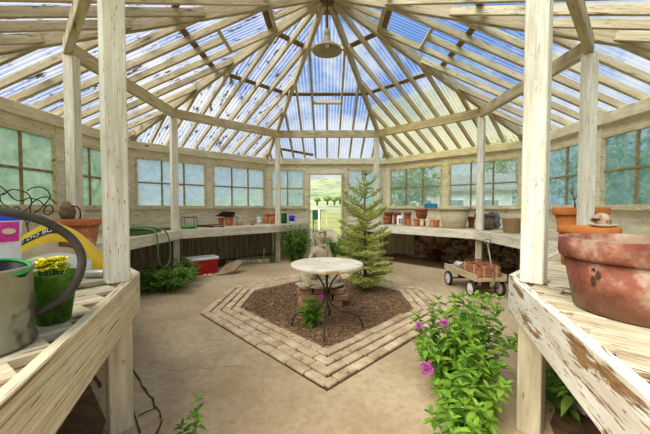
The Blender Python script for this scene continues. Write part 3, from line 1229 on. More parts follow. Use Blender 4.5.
hb = max(v.co.z for ch in b0.children for v in ch.data.vertices)
pot('brown clay bowl stacked on the dark pot in the back row', (q.x, q.y, q.z+hb+.001), .145, .165, M['terra_dark'], .12, .3, 'pots on the benches')
# white jar with dark marks
p = row(1, 3.08, 400.4)
root = thing('jar', 'white jar with dark lettering on the far right bench', 'jar', (p.x, p.y, ZB+.001), rad(8))
mb = MB()
mb.lathe([(.075, 0), (.082, .02), (.082, .19), (.07, .205), (.075, .225), (.066, .225), (.062, .2), (.07, .18), (.07, .02)], 28)
mb.build('body', M['white'], root, True)
mk = MB()
for i, (a, z, w, h) in enumerate(((-120, .10, .03, .11), (-95, .10, .012, .11), (-80, .145, .03, .02), (-80, .06, .03, .02), (-62, .10, .012, .11))):
    m = Matrix.Rotation(rad(a), 4, 'Z') @ Matrix.Translation((.083, 0, z))
    mk.box((0, 0, 0), (.003, w, h), m)
tag(mk.build('lettering', M['black'], root), 'dark lettering on the jar')
# big beige planter
px_pot('wide beige planter with a heavy rim on the far right bench', 1, 3.12, 454.2, 32, 21.5, M['beige'], rbf=.66, rim=.17)
px_pot('small brown pot half hidden behind the beige planter', 1, 3.40, 471.5, 7, 11, M['terra_dark'])
o = px_pot('mud crusted dark pot beside the slim post', 2, 2.97, 485, 19.5, 15.5, M['mud'], rbf=.8, rim=.16, soil=.93)
q = o.location
# narrow blue trough on the sill
p = row(1, 3.815, 430.5)
mb = MB()
for d_, sz in (((0, 0, .005), (.30, .055, .01)), ((0, -.025, .05), (.30, .006, .10)), ((0, .025, .05), (.30, .006, .10)), ((-.147, 0, .05), (.006, .055, .10)), ((.147, 0, .05), (.006, .055, .10))):
    mb.box(d_, sz)
o = mb.build('trough', M['skyblue'], loc=(p.x, p.y, 1.242))
o.rotation_euler = (0, 0, -rad(45))
tag(o, 'narrow blue plastic trough on the window sill above the clay pots', 'trough')
# crumpled canvas bag behind the dark pot
root = thing('work_glove', 'crumpled blue grey canvas glove with red lining behind the muddy pot', 'glove', (q.x+.24, q.y+.22, ZB+.001), .3)
mb = MB()
mb.blob((.06, 0, .20), (.12, .09, .14), 5, .45, 3, 3)
mb.blob((.10, 0, .08), (.07, .09, .10), 8, .3, 3, 3, -.075)
mb.build('shell', M['cloth'], root, True)
mb = MB()
mb.blob((-.04, -.03, .26), (.08, .07, .045), 2, .4, 3, 3)
mb.build('lining', M['redbrown'], root, True)
# wicker basket
p = row(2, 3.0, 512)
root = thing('wicker_basket', 'brown wicker basket on the right bench next to the near post', 'basket', (p.x, p.y, ZB+.001))
mb = MB()
for j in range(11):
    z = .01+j*.022
    r = .105+.03*(j/10)
    mb.tube([((r+.005*(-1)**(i+j))*math.cos(2*PI*i/28), (r+.005*(-1)**(i+j))*math.sin(2*PI*i/28), z) for i in range(29)], .0115, 6)
mb.build('weave', M['wicker'], root, True)
mb = MB()
mb.lathe([(.001, 0), (.1, 0), (.1, .012), (.001, .012)], 20)
mb.build('bottom', M['wicker'], root)
mb = MB()
for i in range(14):
    a = 2*PI*i/14
    mb.tube([(.105*math.cos(a), .105*math.sin(a), .005), (.137*math.cos(a), .137*math.sin(a), .25)], .007, 5)
mb.build('stakes', M['wicker'], root, True)

# near right pots
root = pot('huge weathered terracotta pot on the nearest right bench', (1.278, -3.265, ZB+.001), .292, .292, M['terra'], .235, .27, None, None, th=.03, lip=1.035)
t = NT('lime_stained_terracotta')
v = t.coords(rnd=False)
c = t.ramp(t.noise(v, 4.5, 6, .65), [(.38, srgb(110, 58, 42)), (.5, srgb(146, 88, 66)), (.60, srgb(186, 156, 138))])
c = t.mix(t.ramp(t.noise(v, 3.2, 6, .7), [(.48, BLK), (.58, (.85, .85, .85, 1))]), c, srgb(150, 132, 106))
sp = t.n('ShaderNodeSeparateXYZ')
t.l(v, sp.inputs[0])
ed = t.ramp(t.math('MULTIPLY_ADD', sp.outputs['Z'], -6.0), [(.30, BLK), (.75, (.8, .8, .8, 1))])
for nd in t.t.nodes:
    if nd.type == 'MATH' and nd.operation == 'MULTIPLY_ADD':
        nd.inputs[2].default_value = 1.0
n9 = t.noise(v, 9, 5, .7)
c = t.mix(t.math('MULTIPLY', ed, n9), c, srgb(104, 92, 66))
t.principled(c, .85, t.bump(t.noise(v, 22, 5), .35, .006))
for ch in root.children:
    ch.data.materials[0] = t.m
# chip in the wall of the pot
mb = MB()
aa = math.atan2(CAM.y-(-3.265), CAM.x-1.278)+rad(-32)
for i in range(5):
    a2 = aa+U(-.05, .05)
    mb.blob((math.cos(a2)*.2635, math.sin(a2)*.2635, .180-.012*i+U(-.006, .006)), (.006, .009, .012), i, .6, 3, 2)
ch = mb.build('chip', M['soil'], root)
root.rotation_euler = (0, 0, 0)
tag(ch, 'dark chipped hole')

p2 = pot('wide orange terracotta pot right behind the huge pot, only its rim showing', (1.88, -2.25, ZB+.001), .18, .28, M['terra_b'], .15, .16, None, .93)
# stones/shell on it
root = thing('saucer', 'small clay saucer lying on the wide orange pot', 'saucer', (1.935, -2.31, ZB+.277))
mb = MB()
mb.lathe([(.05, 0), (.065, .006), (.085, .022), (.08, .024), (.055, .01), (.01, .008)], 28)
mb.build('dish', M['terra_pale'], root, True)
root = thing('sea_shell', 'pinkish brown whelk shell lying on the small saucer', 'shell', (1.92, -2.31, ZB+.287), .0)
mb = MB()
NR, NS = 90, 10
vs, fs = [], []
for i in range(NR+1):
    f = i/NR
    th = f*2*PI*3.2
    R_ = .028*f
    rr = .004+.026*f
    cx_ = V((R_*math.cos(th), R_*math.sin(th), -.095*(1-f)**1.0))
    ax = V((math.cos(th), math.sin(th), 0))
    for j in range(NS):
        b = 2*PI*j/NS
        pq = cx_+ax*(rr*math.cos(b))+V((0, 0, rr*1.25*math.sin(b)))
        vs.append(pq)
for i in range(NR):
    for j in range(NS):
        q2 = (j+1) % NS
        fs.append((i*NS+j, i*NS+q2, (i+1)*NS+q2, (i+1)*NS+j))
mm = Matrix.Translation((-.005, 0, .045)) @ Matrix.Rotation(rad(-62), 4, 'Y') @ Matrix.Rotation(rad(40), 4, 'Z')
mb.add(vs, fs, mm)
M['shell'] = m_simple('pinkish_shell', srgb(168, 136, 108), srgb(214, 188, 160), 14, spots=srgb(120, 84, 64), sscale=18, slo=.6)
mb.build('whorls', M['shell'], root, True)
# pot behind the post
p3 = pot('large orange terracotta pot with a dry twig, behind the right post', (3.06, -.72, ZB+.001), .275, .415, M['terra_b'], .19, .22, None, .93)
p3.rotation_euler = (0, 0, 0)
mb = MB()
mb.tube([(-.1, -.05, .38), (-.105, -.05, .47), (-.13, -.04, .60), (-.12, -.03, .72)], [.012, .008, .006, .003], 6)
mb.tube([(-.11, -.05, .50), (-.07, -.05, .57), (-.06, -.04, .66)], [.006, .005, .003], 6)
mb.tube([(-.125, -.04, .56), (-.17, -.02, .64)], [.005, .002], 6)
mb.tube([(-.095, -.05, .45), (-.05, -.08, .47), (-.03, -.08, .45)], [.006, .004, .003], 6)
mb.build('twig', M['bark'], p3, True)

# ------------------------------------------------------------------ left near bench
CANP = V((-1.045, -3.595, ZB+.001))
root = thing('watering_can', 'dull metal watering can with a huge hooped handle on the nearest left bench', 'watering can', CANP)
mb = MB()
R0 = .132
mb.lathe([(R0*1.04, 0), (R0*1.05, .012), (R0*1.0, .03), (R0*.985, .222), (R0*1.03, .227), (R0*1.03, .237), (R0*.97, .237), (R0*.955, .03), (.02, .025)], 44)
mb.build('body', M['galv'], root, False)
for pg in root.children[0].data.polygons:
    pg.use_smooth = len(pg.vertices) == 4
vd = V((CANP.x-CAM.x, CANP.y-CAM.y, 0)).normalized()
an = vd.dot(CANP)


def onplane(px, py, off=0.0):
    v = ray(px, py)
    t = (an+off-vd.dot(CAM))/vd.dot(v)
    return CAM+v*t-CANP


hp = [(34, 315), (44, 309), (58, 301), (70, 291), (78, 278), (82, 262), (79, 249), (71, 238), (58, 228.5), (42, 220.5), (22, 215), (2, 211.5), (-25, 211), (-55, 218), (-80, 236), (-92, 262)]
mb = MB()
pts = [onplane(*h) for h in hp]
# smooth the polyline
fine = []
for i in range(len(pts)-1):
    p0, p1, p2, p3_ = pts[max(i-1, 0)], pts[i], pts[i+1], pts[min(i+2, len(pts)-1)]
    for j in range(4):
        u = j/4
        fine.append(.5*((2*p1)+(-p0+p2)*u+(2*p0-5*p1+4*p2-p3_)*u*u+(-p0+3*p1-3*p2+p3_)*u**3))
fine.append(pts[-1])
n = len(fine)
mb.tube(fine, [.0075+.0065*min(1, i/10) for i in range(n)], 12)
mb.build('handle', M['rubber'], root, True)
mb = MB()
sd = V((-vd.y, vd.x, 0))   # leftwards along the view
mb.tube([sd*.12+V((0, 0, .05)), sd*.30+V((0, 0, .17)), sd*.42+V((0, 0, .30))], [.03, .022, .016], 12)
mb.build('spout', M['galv'], root, True)
# black pot with green edge in the can
root = thing('nursery_pot', 'black plastic pot with a green edge stuck in the watering can', 'pot', CANP+V((.045, .03, .115)))
root.scale = (.72, .72, .72)
mb = MB()
mb.lathe([(.055, 0), (.085, .17), (.078, .17), (.06, .09), (.01, .085)], 24)
mb.build('body', M['black'], root, True)
mb = MB()
mb.lathe([(.085, .170), (.089, .172), (.090, .182), (.087, .185), (.080, .183), (.079, .174), (.085, .170)], 24, close=False)
mb.build('rim', M['green'], root, True)
root.rotation_euler = (rad(8), rad(14), 0)

# green bucket with yellow flowers
GB = V((-1.002, -3.378, ZB+.001))
root = thing('bucket', 'translucent dark green bucket beside the watering can', 'bucket', GB)
mb = MB()
mb.lathe([(.046, 0), (.050, .004), (.074, .170), (.077, .173), (.077, .181), (.069, .181), (.044, .01)], 32)
mb.build('body', M['greenglass'], root, True)
root2 = thing('flower_bunch', 'bunch of bright yellow flowers in the green bucket', 'flowers', GB+V((0, 0, .02)))
fl, st = MB(), MB()
for i in range(46):
    a, r = U(0, 6.28), .042*math.sqrt(U(0, 1))
    p = V((r*math.cos(a)-.0, r*math.sin(a)+.0,   .183+U(-.012, .03)-r*.15))
    for j in range(6):
        b = j*PI/3+U(-.2, .2)
        fl.leaf(p, (math.cos(b), math.sin(b), U(.1, .6)), (0, 0, 1), .022, .02)
    st.tube([(r*.3*math.cos(a), r*.3*math.sin(a), 0), p], .002, 4)
fl.build('blossoms', M['yflower'], root2)
st.build('stems', M['stem'], root2)

# white pouch with pink label
WB = V((-1.455, -3.215, ZB+.001))
root = thing('fertiliser_bag', 'white bag with pink label and blue top behind the watering can', 'bag', WB)
fd = V((CAM.x-WB.x, CAM.y-WB.y, 0)).normalized()
root.rotation_euler = (0, 0, math.atan2(fd.y, fd.x)+PI/2)      # local -Y faces the viewer


def pouch(w, h, dpt, z0=0.0, z1=1.0, nx=12, nz=14, inflate=0.0, seed=0):
    mb = MB()
    for side in (-1, 1):
        o = len(mb.v)
        for j in range(nz+1):
            f = z0+(z1-z0)*j/nz
            for i in range(nx+1):
                u = -1+2*i/nx
                th = dpt*(1-u*u)**.5*(1-f**2.2)**.5 if f < 1 else 0
                th += inflate
                wr = .006*mnoise.noise(V((u*3, f*6, seed)))
                mb.v.append(V((u*w/2*(1-.06*math.sin(f*PI)), side*(th+wr), f*h)))
        for j in range(nz):
            for i in range(nx):
                q = (o+j*(nx+1)+i, o+j*(nx+1)+i+1, o+(j+1)*(nx+1)+i+1, o+(j+1)*(nx+1)+i)
                mb.f.append(q if side < 0 else q[::-1])
    return mb


pouch(.27, .385, .06, 0, .95).build('body', M['white'], root, True)
pouch(.272, .385, .06, .935, 1.0, 12, 3, .001).build('top', M['blue'], root, True)
mb = MB()
for j in range(6):
    for i in range(6):
        u = .38+.55*i/5
        f = .70+.22*j/5
        th = .06*(1-u*u)**.5*(1-f**2.2)**.5+.004+abs(.006*mnoise.noise(V((u*3, f*6, 0))))
        mb.v.append(V((u*.135*(1-.06*math.sin(f*PI)), -th, f*.385)))
for j in range(5):
    for i in range(5):
        mb.f.append((j*6+i, j*6+i+1, (j+1)*6+i+1, (j+1)*6+i))
lbp = mb.build('label_print', M['pink'], root, True)
mb = MB()
mb.lathe([(.001, 0), (.018, 0), (.018, .002), (.001, .002)], 24, Matrix.Translation((.088, -.042, .315)) @ Matrix.Rotation(PI/2, 4, 'X') @ Matrix.Diagonal((1.2, .7, 1, 1)))
mb.build('emblem', M['terra_pale'], lbp)

# yellow potting-soil bag leaning
YB = V((-1.70, -2.56, ZB+.002))
root = thing('soil_bag', 'slumped yellow and white soil bag with a black lettered strip', 'bag', YB)
fd = V((CAM.x-YB.x, CAM.y-YB.y, 0)).normalized()
root.rotation_euler = (0, 0, math.atan2(fd.y, fd.x)+PI/2)
BW, BH, BD = .60, .40, .24      # lies slumped: front rises away from the viewer


def bagpt(u, f):
    """u -1..1 across, f 0..1 from the front foot up over the top and down behind"""
    a = f*PI
    bulge = (max(0, 1-abs(u)**3.5))**.5
    y = -BD*math.cos(a)*(.35+.65*bulge)
    z = (.03+.97*bulge)*(BH*.82*math.sin(a)**.8 if a < PI else 0)*(1-.72*abs(u+.08)**1.4)
    n_ = mnoise.noise(V((u*2.6, f*5, 4)))*.022*math.sin(a)
    return V((u*BW/2, y+n_, max(0, z+n_)))


def bagstrip(u0, u1, f0, f1, nu, nf, lift=0.0):
    mb = MB()
    for j in range(nf+1):
        for i in range(nu+1):
            u, f = u0+(u1-u0)*i/nu, f0+(f1-f0)*j/nf
            p = bagpt(u, f)
            if lift:
                e = .01
                nn = (bagpt(u+e, f)-bagpt(u-e, f)).cross(bagpt(u, f+e)-bagpt(u, f-e)).normalized()
                p = p+nn*lift
            mb.v.append(p)
    for j in range(nf):
        for i in range(nu):
            mb.f.append((j*(nu+1)+i, j*(nu+1)+i+1, (j+1)*(nu+1)+i+1, (j+1)*(nu+1)+i))
    return mb


mb = bagstrip(-1, 1, 0, 1, 30, 30)
mb.build('body', M['yellow'], root, True)
bagstrip(-.93, .52, .02, .13, 20, 8, .003).build('white_panel', M['white'], root, True)
bagstrip(-.80, .45, .13, .205, 16, 6, .003).build('picture_panel', M['tan'], root, True)
bagstrip(.02, .42, .17, .205, 8, 4, .005).build('picture', M['brownprint'], root, True)
strip = bagstrip(-.80, .06, .285, .345, 16, 3, .003).build('lettering_strip', M['black'], root, True)
# lettering along the strip
txt = 'TURE DO BUY'
tcv = bpy.data.curves.new('lettering', 'FONT')
tcv.body = txt
tcv.size = 1
tob = bpy.data.objects.new('lettering', tcv)
COL.objects.link(tob)
bpy.context.view_layer.update()
me = bpy.data.meshes.new_from_object(tob.evaluated_get(bpy.context.evaluated_depsgraph_get()))
bpy.data.objects.remove(tob)
xs_ = [q.co.x for q in me.vertices]
ys_ = [q.co.y for q in me.vertices]
x0, x1, y0, y1 = min(xs_), max(xs_), min(ys_), max(ys_)
for q in me.vertices:
    fx, fy = (q.co.x-x0)/(x1-x0), (q.co.y-y0)/(y1-y0)
    u, f = -.74+.75*fx, .295+.04*fy
    e = .01
    nn = (bagpt(u+e, f)-bagpt(u-e, f)).cross(bagpt(u, f+e)-bagpt(u, f-e)).normalized()
    q.co = bagpt(u, f)+nn*.006
me.materials.clear()
me.materials.append(M['white'])
lo = bpy.data.objects.new('lettering', me)
COL.objects.link(lo)
lo.parent = strip

# silver tin lying
p = P(93, 279, ZB)
root = thing('tin_can', 'small silver tin lying on its side by the near left post', 'can', (p.x, p.y+.03, ZB+.026), .1)
mb = MB()
mb.lathe([(.024, -.06), (.025, -.058), (.025, .058), (.024, .06)], 24, Matrix.Rotation(PI/2, 4, 'Y'))
mb.build('body', M['foil'], root, True)
mb = MB()
mb.lathe([(.0255, .045), (.0258, .062), (.02, .064)], 24, Matrix.Rotation(PI/2, 4, 'Y'))
mb.build('lid', M['galv'], root, True)

# clay pot with root lump
LP = V((-2.42, -1.50, ZB+.001))
pot('terracotta pot with a pale rim in front of the left post', LP, .19, .305, M['terra'], .135, .2, None, .9)
root = thing('root_clump', 'dry brown root clump sitting in the terracotta pot', 'root', LP+V((-.075, .0, .275)))
mb = MB()
mb.blob((-.02, 0, .085), (.062, .06, .11), 4, .3, 3, 3, -.075)
mb.build('clump', M['burlap'], root, True)
mb = MB()
mb.tube([(.03, 0, .15), (.07, 0, .15), (.10, 0, .12), (.105, 0, .07), (.095, 0, .02)], .008, 6)
mb.build('root', M['rust'], root, True)

# rusty wire tangle: loops in several leaning planes
root = thing('rusty_wire', 'tangle of rusty wire loops on the left bench', 'wire', (-2.72, -1.62, ZB+.001))


def wire(pts, off, r=.0055):
    res = []
    for i, (px, py) in enumerate(pts):
        q = PY(px, py, -1.62+off*(i/(len(pts)-1)-.5)*2)
        res.append(q-V((-2.72, -1.62, ZB+.001)))
    f = []
    for i in range(len(res)-1):
        p0, p1, p2, p3_ = res[max(i-1, 0)], res[i], res[i+1], res[min(i+2, len(res)-1)]
        for j in range(5):
            u = j/5
            f.append(.5*((2*p1)+(-p0+p2)*u+(2*p0-5*p1+4*p2-p3_)*u*u+(-p0+3*p1-3*p2+p3_)*u**3))
    f.append(res[-1])
    m = MB()
    m.tube(f, r, 7)
    return m


W_ = [([(-10, 183), (0, 186), (8, 193), (14, 199), (22, 201), (29, 198), (40, 201), (44, 206)], .10),
      ([(3, 195), (10, 190), (18, 190), (27, 193), (31, 199), (31, 205), (27, 209), (21, 211), (10, 208), (2, 203), (0, 196), (4, 193)], .08),
      ([(27, 191), (32, 188), (40, 187), (47, 190), (50, 195), (50, 199)], .05),
      ([(31, 214), (30, 207), (33, 202), (40, 198), (47, 197), (52, 200), (55, 203), (57, 203.5)], .07),
      ([(34, 213), (40, 209), (45, 204), (49, 199)], -.05),
      ([(45, 206), (50, 205), (53, 208), (52, 212), (48, 215), (44, 213), (44, 209), (47, 206)], .04),
      ([(26, 225), (30, 221), (36, 216), (42, 222), (41, 227), (47, 224), (52, 222)], .09),
      ([(12, 211), (15, 207), (19, 208), (20, 213), (26, 222), (30, 238), (34, 243)], .06)]
for pts, off in W_:
    wire(pts, off).build('loop', M['rust'], root, True)

# green hose: coil on the bench and a loop over the edge
root = thing('garden_hose', 'green garden hose coiled on the left bench, one loop hanging down', 'hose', (-2.95, .25, ZB))
O_ = V((-2.95, .25, ZB))
mb = MB()
pts = []
for i in range(150):
    f = i/149
    a = f*2*PI*3.3+1.0
    pts.append(V((.30*math.cos(a)*(1-.12*f), .52*math.sin(a)*(1-.15*f), .016+.055*f+.008*math.sin(a*3))))
mb.tube(pts, .0135, 8)
mb.build('coil', M['hose_dark'], root, True)
mb = MB()
ed = -A_EDGE+.045
lp = [V((-3.1, .05, ZB+.08)), V((-2.9, .22, ZB+.09)), V((-2.72, .25, ZB+.08)), V((ed, .22, ZB+.03)), V((ed+.04, .20, .70)), V((ed+.04, .20, .52)), V((ed+.045, .25, .38)),
      V((ed+.05, .36, .31)), V((ed+.05, .50, .36)), V((ed+.045, .57, .52)), V((ed+.04, .55, .72)), V((ed, .48, ZB+.04)), V((-2.74, .40, ZB+.09)), V((-2.9, .2, ZB+.11)), V((-3.1, -.1, ZB+.07))]
f = []
for i in range(len(lp)-1):
    p0, p1, p2, p3_ = lp[max(i-1, 0)], lp[i], lp[i+1], lp[min(i+2, len(lp)-1)]
    for j in range(6):
        u = j/6
        f.append(.5*((2*p1)+(-p0+p2)*u+(2*p0-5*p1+4*p2-p3_)*u*u+(-p0+3*p1-3*p2+p3_)*u**3)-O_)
mb.tube(f, .0125, 8)
tag(mb.build('hanging_loop', M['hose'], root, True), 'paler loop of hose hanging over the bench edge')

# rods, wire stand and tray on the far left bench
RODS = [((150, 3.45), (176, 2.98), 'rusty rod pointing at the slim post, upper of two'), ((142, 3.25), (170, 2.80), 'rusty rod nearest the hose coil'),
        ((194, 3.40), (214, 2.90), 'rusty rod slanting beside the green tray'), ((197, 3.62), (219, 3.66), 'rusty rod lying along the back of the bench'),
        ((205, 3.35), (224, 2.85), 'rusty rod in front of the clay pots')]
for (a, b, lb) in RODS:
    p, q = row(7, a[1], a[0]), row(7, b[1], b[0])
    p.z = q.z = ZB+.014
    mb = MB()
    c = (p+q)/2
    mb.tube([p-c, q-c], .012, 6)
    tag(mb.build('metal_rod', M['rust'], loc=c), lb, 'rod', 'rods on the far left bench')
p = row(7, 3.62, 189.5)
root = thing('wire_stand', 'small black wire stand behind the green tray', 'stand', (p.x, p.y, ZB+.001), rad(45))
mb = MB()
for sx in (-1, 1):
    for sy in (-1, 1):
        mb.tube([(sx*.13, sy*.08, 0), (sx*.13, sy*.08, .2)], .006, 6)
mb.build('legs', M['iron'], root)
mb = MB()
mb.tube([(-.13, -.08, .2), (.13, -.08, .2), (.13, .08, .2), (-.13, .08, .2), (-.13, -.08, .2)], .008, 6)
mb.tube([(0, -.08, .2), (0, .08, .2)], .006, 6)
mb.build('top_ring', M['iron'], root)
p = row(7, 3.0, 188.5)
root = thing('plastic_tray', 'flat bright green plastic tray on the far left bench', 'tray', (p.x, p.y, ZB+.001), .5)
mb = MB()
mb.lathe([(.13, 0), (.155, .045), (.148, .047), (.125, .008), (.01, .006)], 28)
mb.build('dish', M['green'], root, True)

# ------------------------------------------------------------------ table
root = thing('garden_table', 'round stone topped table on curled iron legs', 'table', (0.0, -1.32, .012))
mb = MB()
mb.lathe([(.33, .625), (.362, .632), (.372, .65), (.37, .668), (.36, .674), (.001, .677)], 56)
mb.build('tabletop', M['tabletop'], root, True)
for pg in root.children[0].data.polygons:
    pg.use_smooth = False
mb = MB()
for i in range(7):
    a = rad(-90+i*2.6)
    mb.cbox((0, 0, 0), (.004, .022, .022), .001, Matrix.Rotation(a, 4, 'Z') @ Matrix.Translation((.3705, 0, .650+U(-.003, .003))))
tag(mb.build('edge_stain', M['rustedge'], root), 'rusty brown stain on the front edge')


def spline(pts, n=8):
    f = []
    for i in range(len(pts)-1):
        p0, p1, p2, p3_ = pts[max(i-1, 0)], pts[i], pts[i+1], pts[min(i+2, len(pts)-1)]
        for j in range(n):
            u = j/n
            f.append(.5*((2*p1)+(-p0+p2)*u+(2*p0-5*p1+4*p2-p3_)*u*u+(-p0+3*p1-3*p2+p3_)*u**3))
    f.append(pts[-1])
    return f


for i in range(4):
    a = rad(-94+90*i)
    c_, s_ = math.cos(a), math.sin(a)
    prof = [(.17, .625), (.13, .58), (.055, .48), (.028, .40), (.024, .32), (.045, .25), (.13, .185), (.25, .16), (.33, .12), (.36, .05), (.365, 0)]
    mb = MB()
    mb.tube(spline([V((r*c_, r*s_, z)) for r, z in prof], 5), .0085, 8)
    mb.build('leg', M['iron'], root, True)
mb = MB()
mb.tube([(.034*math.cos(2*PI*i/20), .034*math.sin(2*PI*i/20), .36) for i in range(21)], .007, 6)
mb.build('collar', M['iron'], root, True)
mb = MB()
mb.lathe([(.16, .612), (.18, .612), (.18, .625), (.16, .625), (.16, .612)], 24, close=False)
mb.build('top_ring', M['iron'], root, True)

# ------------------------------------------------------------------ statue on brick plinth
PLC = V((-.06, -.46, .012))
root = thing('brick_plinth', 'low plinth of loose red bricks in the soil bed under the statue', 'plinth', PLC)
mb = MB()
for c in range(3):
    for i in range(-1, 2):
        for j in range(2):
            m = Matrix.Translation((i*.195+U(-.01, .01)+(.03 if c % 2 else -.02), -.10+j*.21+U(-.01, .01), .04+c*.078)) @ Matrix.Rotation(U(-.06, .06), 4, 'Z')
            mb.cbox((0, 0, 0), (.185, .2, .072), .006, m)
mb.build('bricks', M['brick_red'], root)
STC = PLC+V((-.02, .0, .232))


def skin_body(chains, radii, name, mat, parent, sub=2):
    """chains: joints (dict) and edges; grows one continuous skin"""
    joints, edges = chains
    names = list(joints)
    me = bpy.data.meshes.new(name)
    me.from_pydata([joints[n] for n in names], [(names.index(a), names.index(b)) for a, b in edges], [])
    o = bpy.data.objects.new(name, me)
    COL.objects.link(o)
    md = o.modifiers.new('skin', 'SKIN')
    for i, n in enumerate(names):
        sv = me.skin_vertices[0].data[i]
        r = radii[n]
        sv.radius = (r, r) if not isinstance(r, tuple) else r
        sv.use_root = (i == 0)
    o.modifiers.new('sub', 'SUBSURF').levels = sub
    bpy.context.view_layer.update()
    m2 = bpy.data.meshes.new_from_object(o.evaluated_get(bpy.context.evaluated_depsgraph_get()))
    bpy.data.objects.remove(o)
    m2.materials.clear()
    m2.materials.append(mat)
    m2.polygons.foreach_set('use_smooth', [True]*len(m2.polygons))
    ob = bpy.data.objects.new(name, m2)
    COL.objects.link(ob)
    ob.parent = parent
    return ob


root = thing('stone_statue', 'weathered stone cherub statue seated on bricks behind the table', 'statue', STC)
root.scale = (.98, 1.05, 1.14)
J = {'pelvis': (0, .02, .10), 'belly': (0, .01, .20), 'chest': (.005, .0, .33), 'neckb': (.012, -.005, .43), 'neck': (.018, -.01, .475), 'head': (.02, -.02, .55), 'crown': (.02, -.015, .625),
     'shl': (-.085, .0, .40), 'ell': (-.15, -.02, .27), 'wrl': (-.10, -.11, .19), 'hal': (-.06, -.16, .16),
     'shr': (.095, .0, .40), 'elr': (.13, -.02, .28), 'wrr': (.08, -.10, .20), 'har': (.04, -.15, .17),
     'hpl': (-.09, .0, .09), 'knl': (-.25, -.10, .08), 'shl2': (-.16, -.18, .055), 'anl': (-.03, -.21, .05), 'tol': (.06, -.23, .045),
     'hpr': (.09, .0, .09), 'knr': (.25, -.08, .08), 'shr2': (.17, -.15, .055), 'anr': (.08, -.16, .05), 'tor': (.0, -.17, .045)}
Rr = {'pelvis': (.115, .10), 'belly': (.10, .085), 'chest': (.13, .09), 'neckb': (.05, .05), 'neck': (.033, .033), 'head': (.052, .058), 'crown': (.034, .036),
      'shl': .05, 'ell': .038, 'wrl': .028, 'hal': .026, 'shr': .05, 'elr': .038, 'wrr': .028, 'har': .026,
      'hpl': .085, 'knl': .066, 'shl2': .055, 'anl': .038, 'tol': .03, 'hpr': .085, 'knr': .066, 'shr2': .055, 'anr': .038, 'tor': .03}
E_ = [('pelvis', 'belly'), ('belly', 'chest'), ('chest', 'neckb'), ('neckb', 'neck'), ('neck', 'head'), ('head', 'crown'),
      ('chest', 'shl'), ('shl', 'ell'), ('ell', 'wrl'), ('wrl', 'hal'), ('chest', 'shr'), ('shr', 'elr'), ('elr', 'wrr'), ('wrr', 'har'),
      ('pelvis', 'hpl'), ('hpl', 'knl'), ('knl', 'shl2'), ('shl2', 'anl'), ('anl', 'tol'),
      ('pelvis', 'hpr'), ('hpr', 'knr'), ('knr', 'shr2'), ('shr2', 'anr'), ('anr', 'tor')]
skin_body((J, E_), Rr, 'body', M['statue'], root)
mb = MB()
# face: nose, brows, ears, curls
mb.blob((.02, -.082, .545), (.009, .014, .016), 1, .1)
for sx in (-1, 1):
    mb.blob((.02+sx*.02, -.07, .562), (.012, .008, .006), 2, .1)
    mb.blob((.02+sx*.055, -.015, .55), (.008, .014, .02), 3, .1)
mb.blob((.02, -.075, .522), (.016, .008, .006), 4, .1)
mb.build('face', M['statue'], root, True)
mb = MB()
for i in range(40):
    a, e = U(0, 2*PI), U(.15, 1.45)
    if math.sin(a) < -.3 and e < .75:
        continue
    mb.blob((.02+.05*math.cos(a)*math.cos(e), -.015+.055*math.sin(a)*math.cos(e), .56+.075*math.sin(e)), (.015, .015, .013), i, .2, 2, 2)
mb.build('hair', M['statue'], root, True)
for sx in (-1, 1):
    mb = MB()
    for i in range(7):
        f = i/6
        base_ = V((sx*(.04+.02*f), .085, .42-.03*f))
        tipd = V((sx*(.55-.45*f), .15, -.5-.75*f)).normalized()
        L = .17+.07*f
        mb.blob(base_+tipd*(L/2)+V((0, .008*i, 0)), (.03, .016, L*.55), i, .1, 2, 2)
    w = mb.build('wing', M['statue'], root, True)
mb = MB()
mb.blob((-.01, -.05, .02), (.33, .22, .05), 6, .3, 3, 3, -.0)
mb.blob((-.2, -.2, .03), (.08, .06, .05), 9, .3, 3, 3, -.03)
mb.build('rock_base', M['statue'], root, True)


# ------------------------------------------------------------------ plants
def bush(name, label, cat, loc, nst, h, spread, L, W, lm, per=9, lean=(0, 0), group=None, flowers=None, curve=.5, upright=.5):
    root = thing(name, label, cat, loc, 0, group)
    st, lf = MB(), MB()
    tips = []
    for i in range(nst):
        a = U(0, 2*PI)
        rr = spread*math.sqrt(U(.02, 1))
        hh = h*U(.55, 1.0)*(1-.35*(rr/spread)**2)
        b0 = V((math.cos(a)*rr*.25, math.sin(a)*rr*.25, 0))
        tip = V((math.cos(a)*rr+lean[0]*hh, math.sin(a)*rr+lean[1]*hh, hh))
        mid = b0.lerp(tip, .5)+V((0, 0, hh*.12))
        pts = spline([b0, mid, tip], 4)
        st.tube(pts, [.004*(1-.6*j/8) for j in range(9)], 5)
        tips.append((tip, (pts[-1]-pts[-3]).normalized()))
        for j in range(per):
            f = .15+.85*(j+U(0, 1))/per
            idx = min(7, int(f*8))
            p = pts[idx].lerp(pts[idx+1], f*8-idx) if f < 1 else pts[-1]
            az = j*2.4+a+U(-.4, .4)
            for q in (0, PI):
                d = V((math.cos(az+q), math.sin(az+q), U(-.25, upright)))
                s = U(.7, 1.1)*(1.1-.45*f)
                lf.leaf(p, d, (0, 0, 1), L*s, W*s, U(.1, .35), U(.1, .4))
        for q in range(3):
            d = V((math.cos(q*2.1+a), math.sin(q*2.1+a), .9))
            lf.leaf(tip, d, (0, 0, 1), L*.55, W*.5)
    st.build('stems', M['stem'], root, True)
    lf.build('foliage', lm, root)
    return root, tips


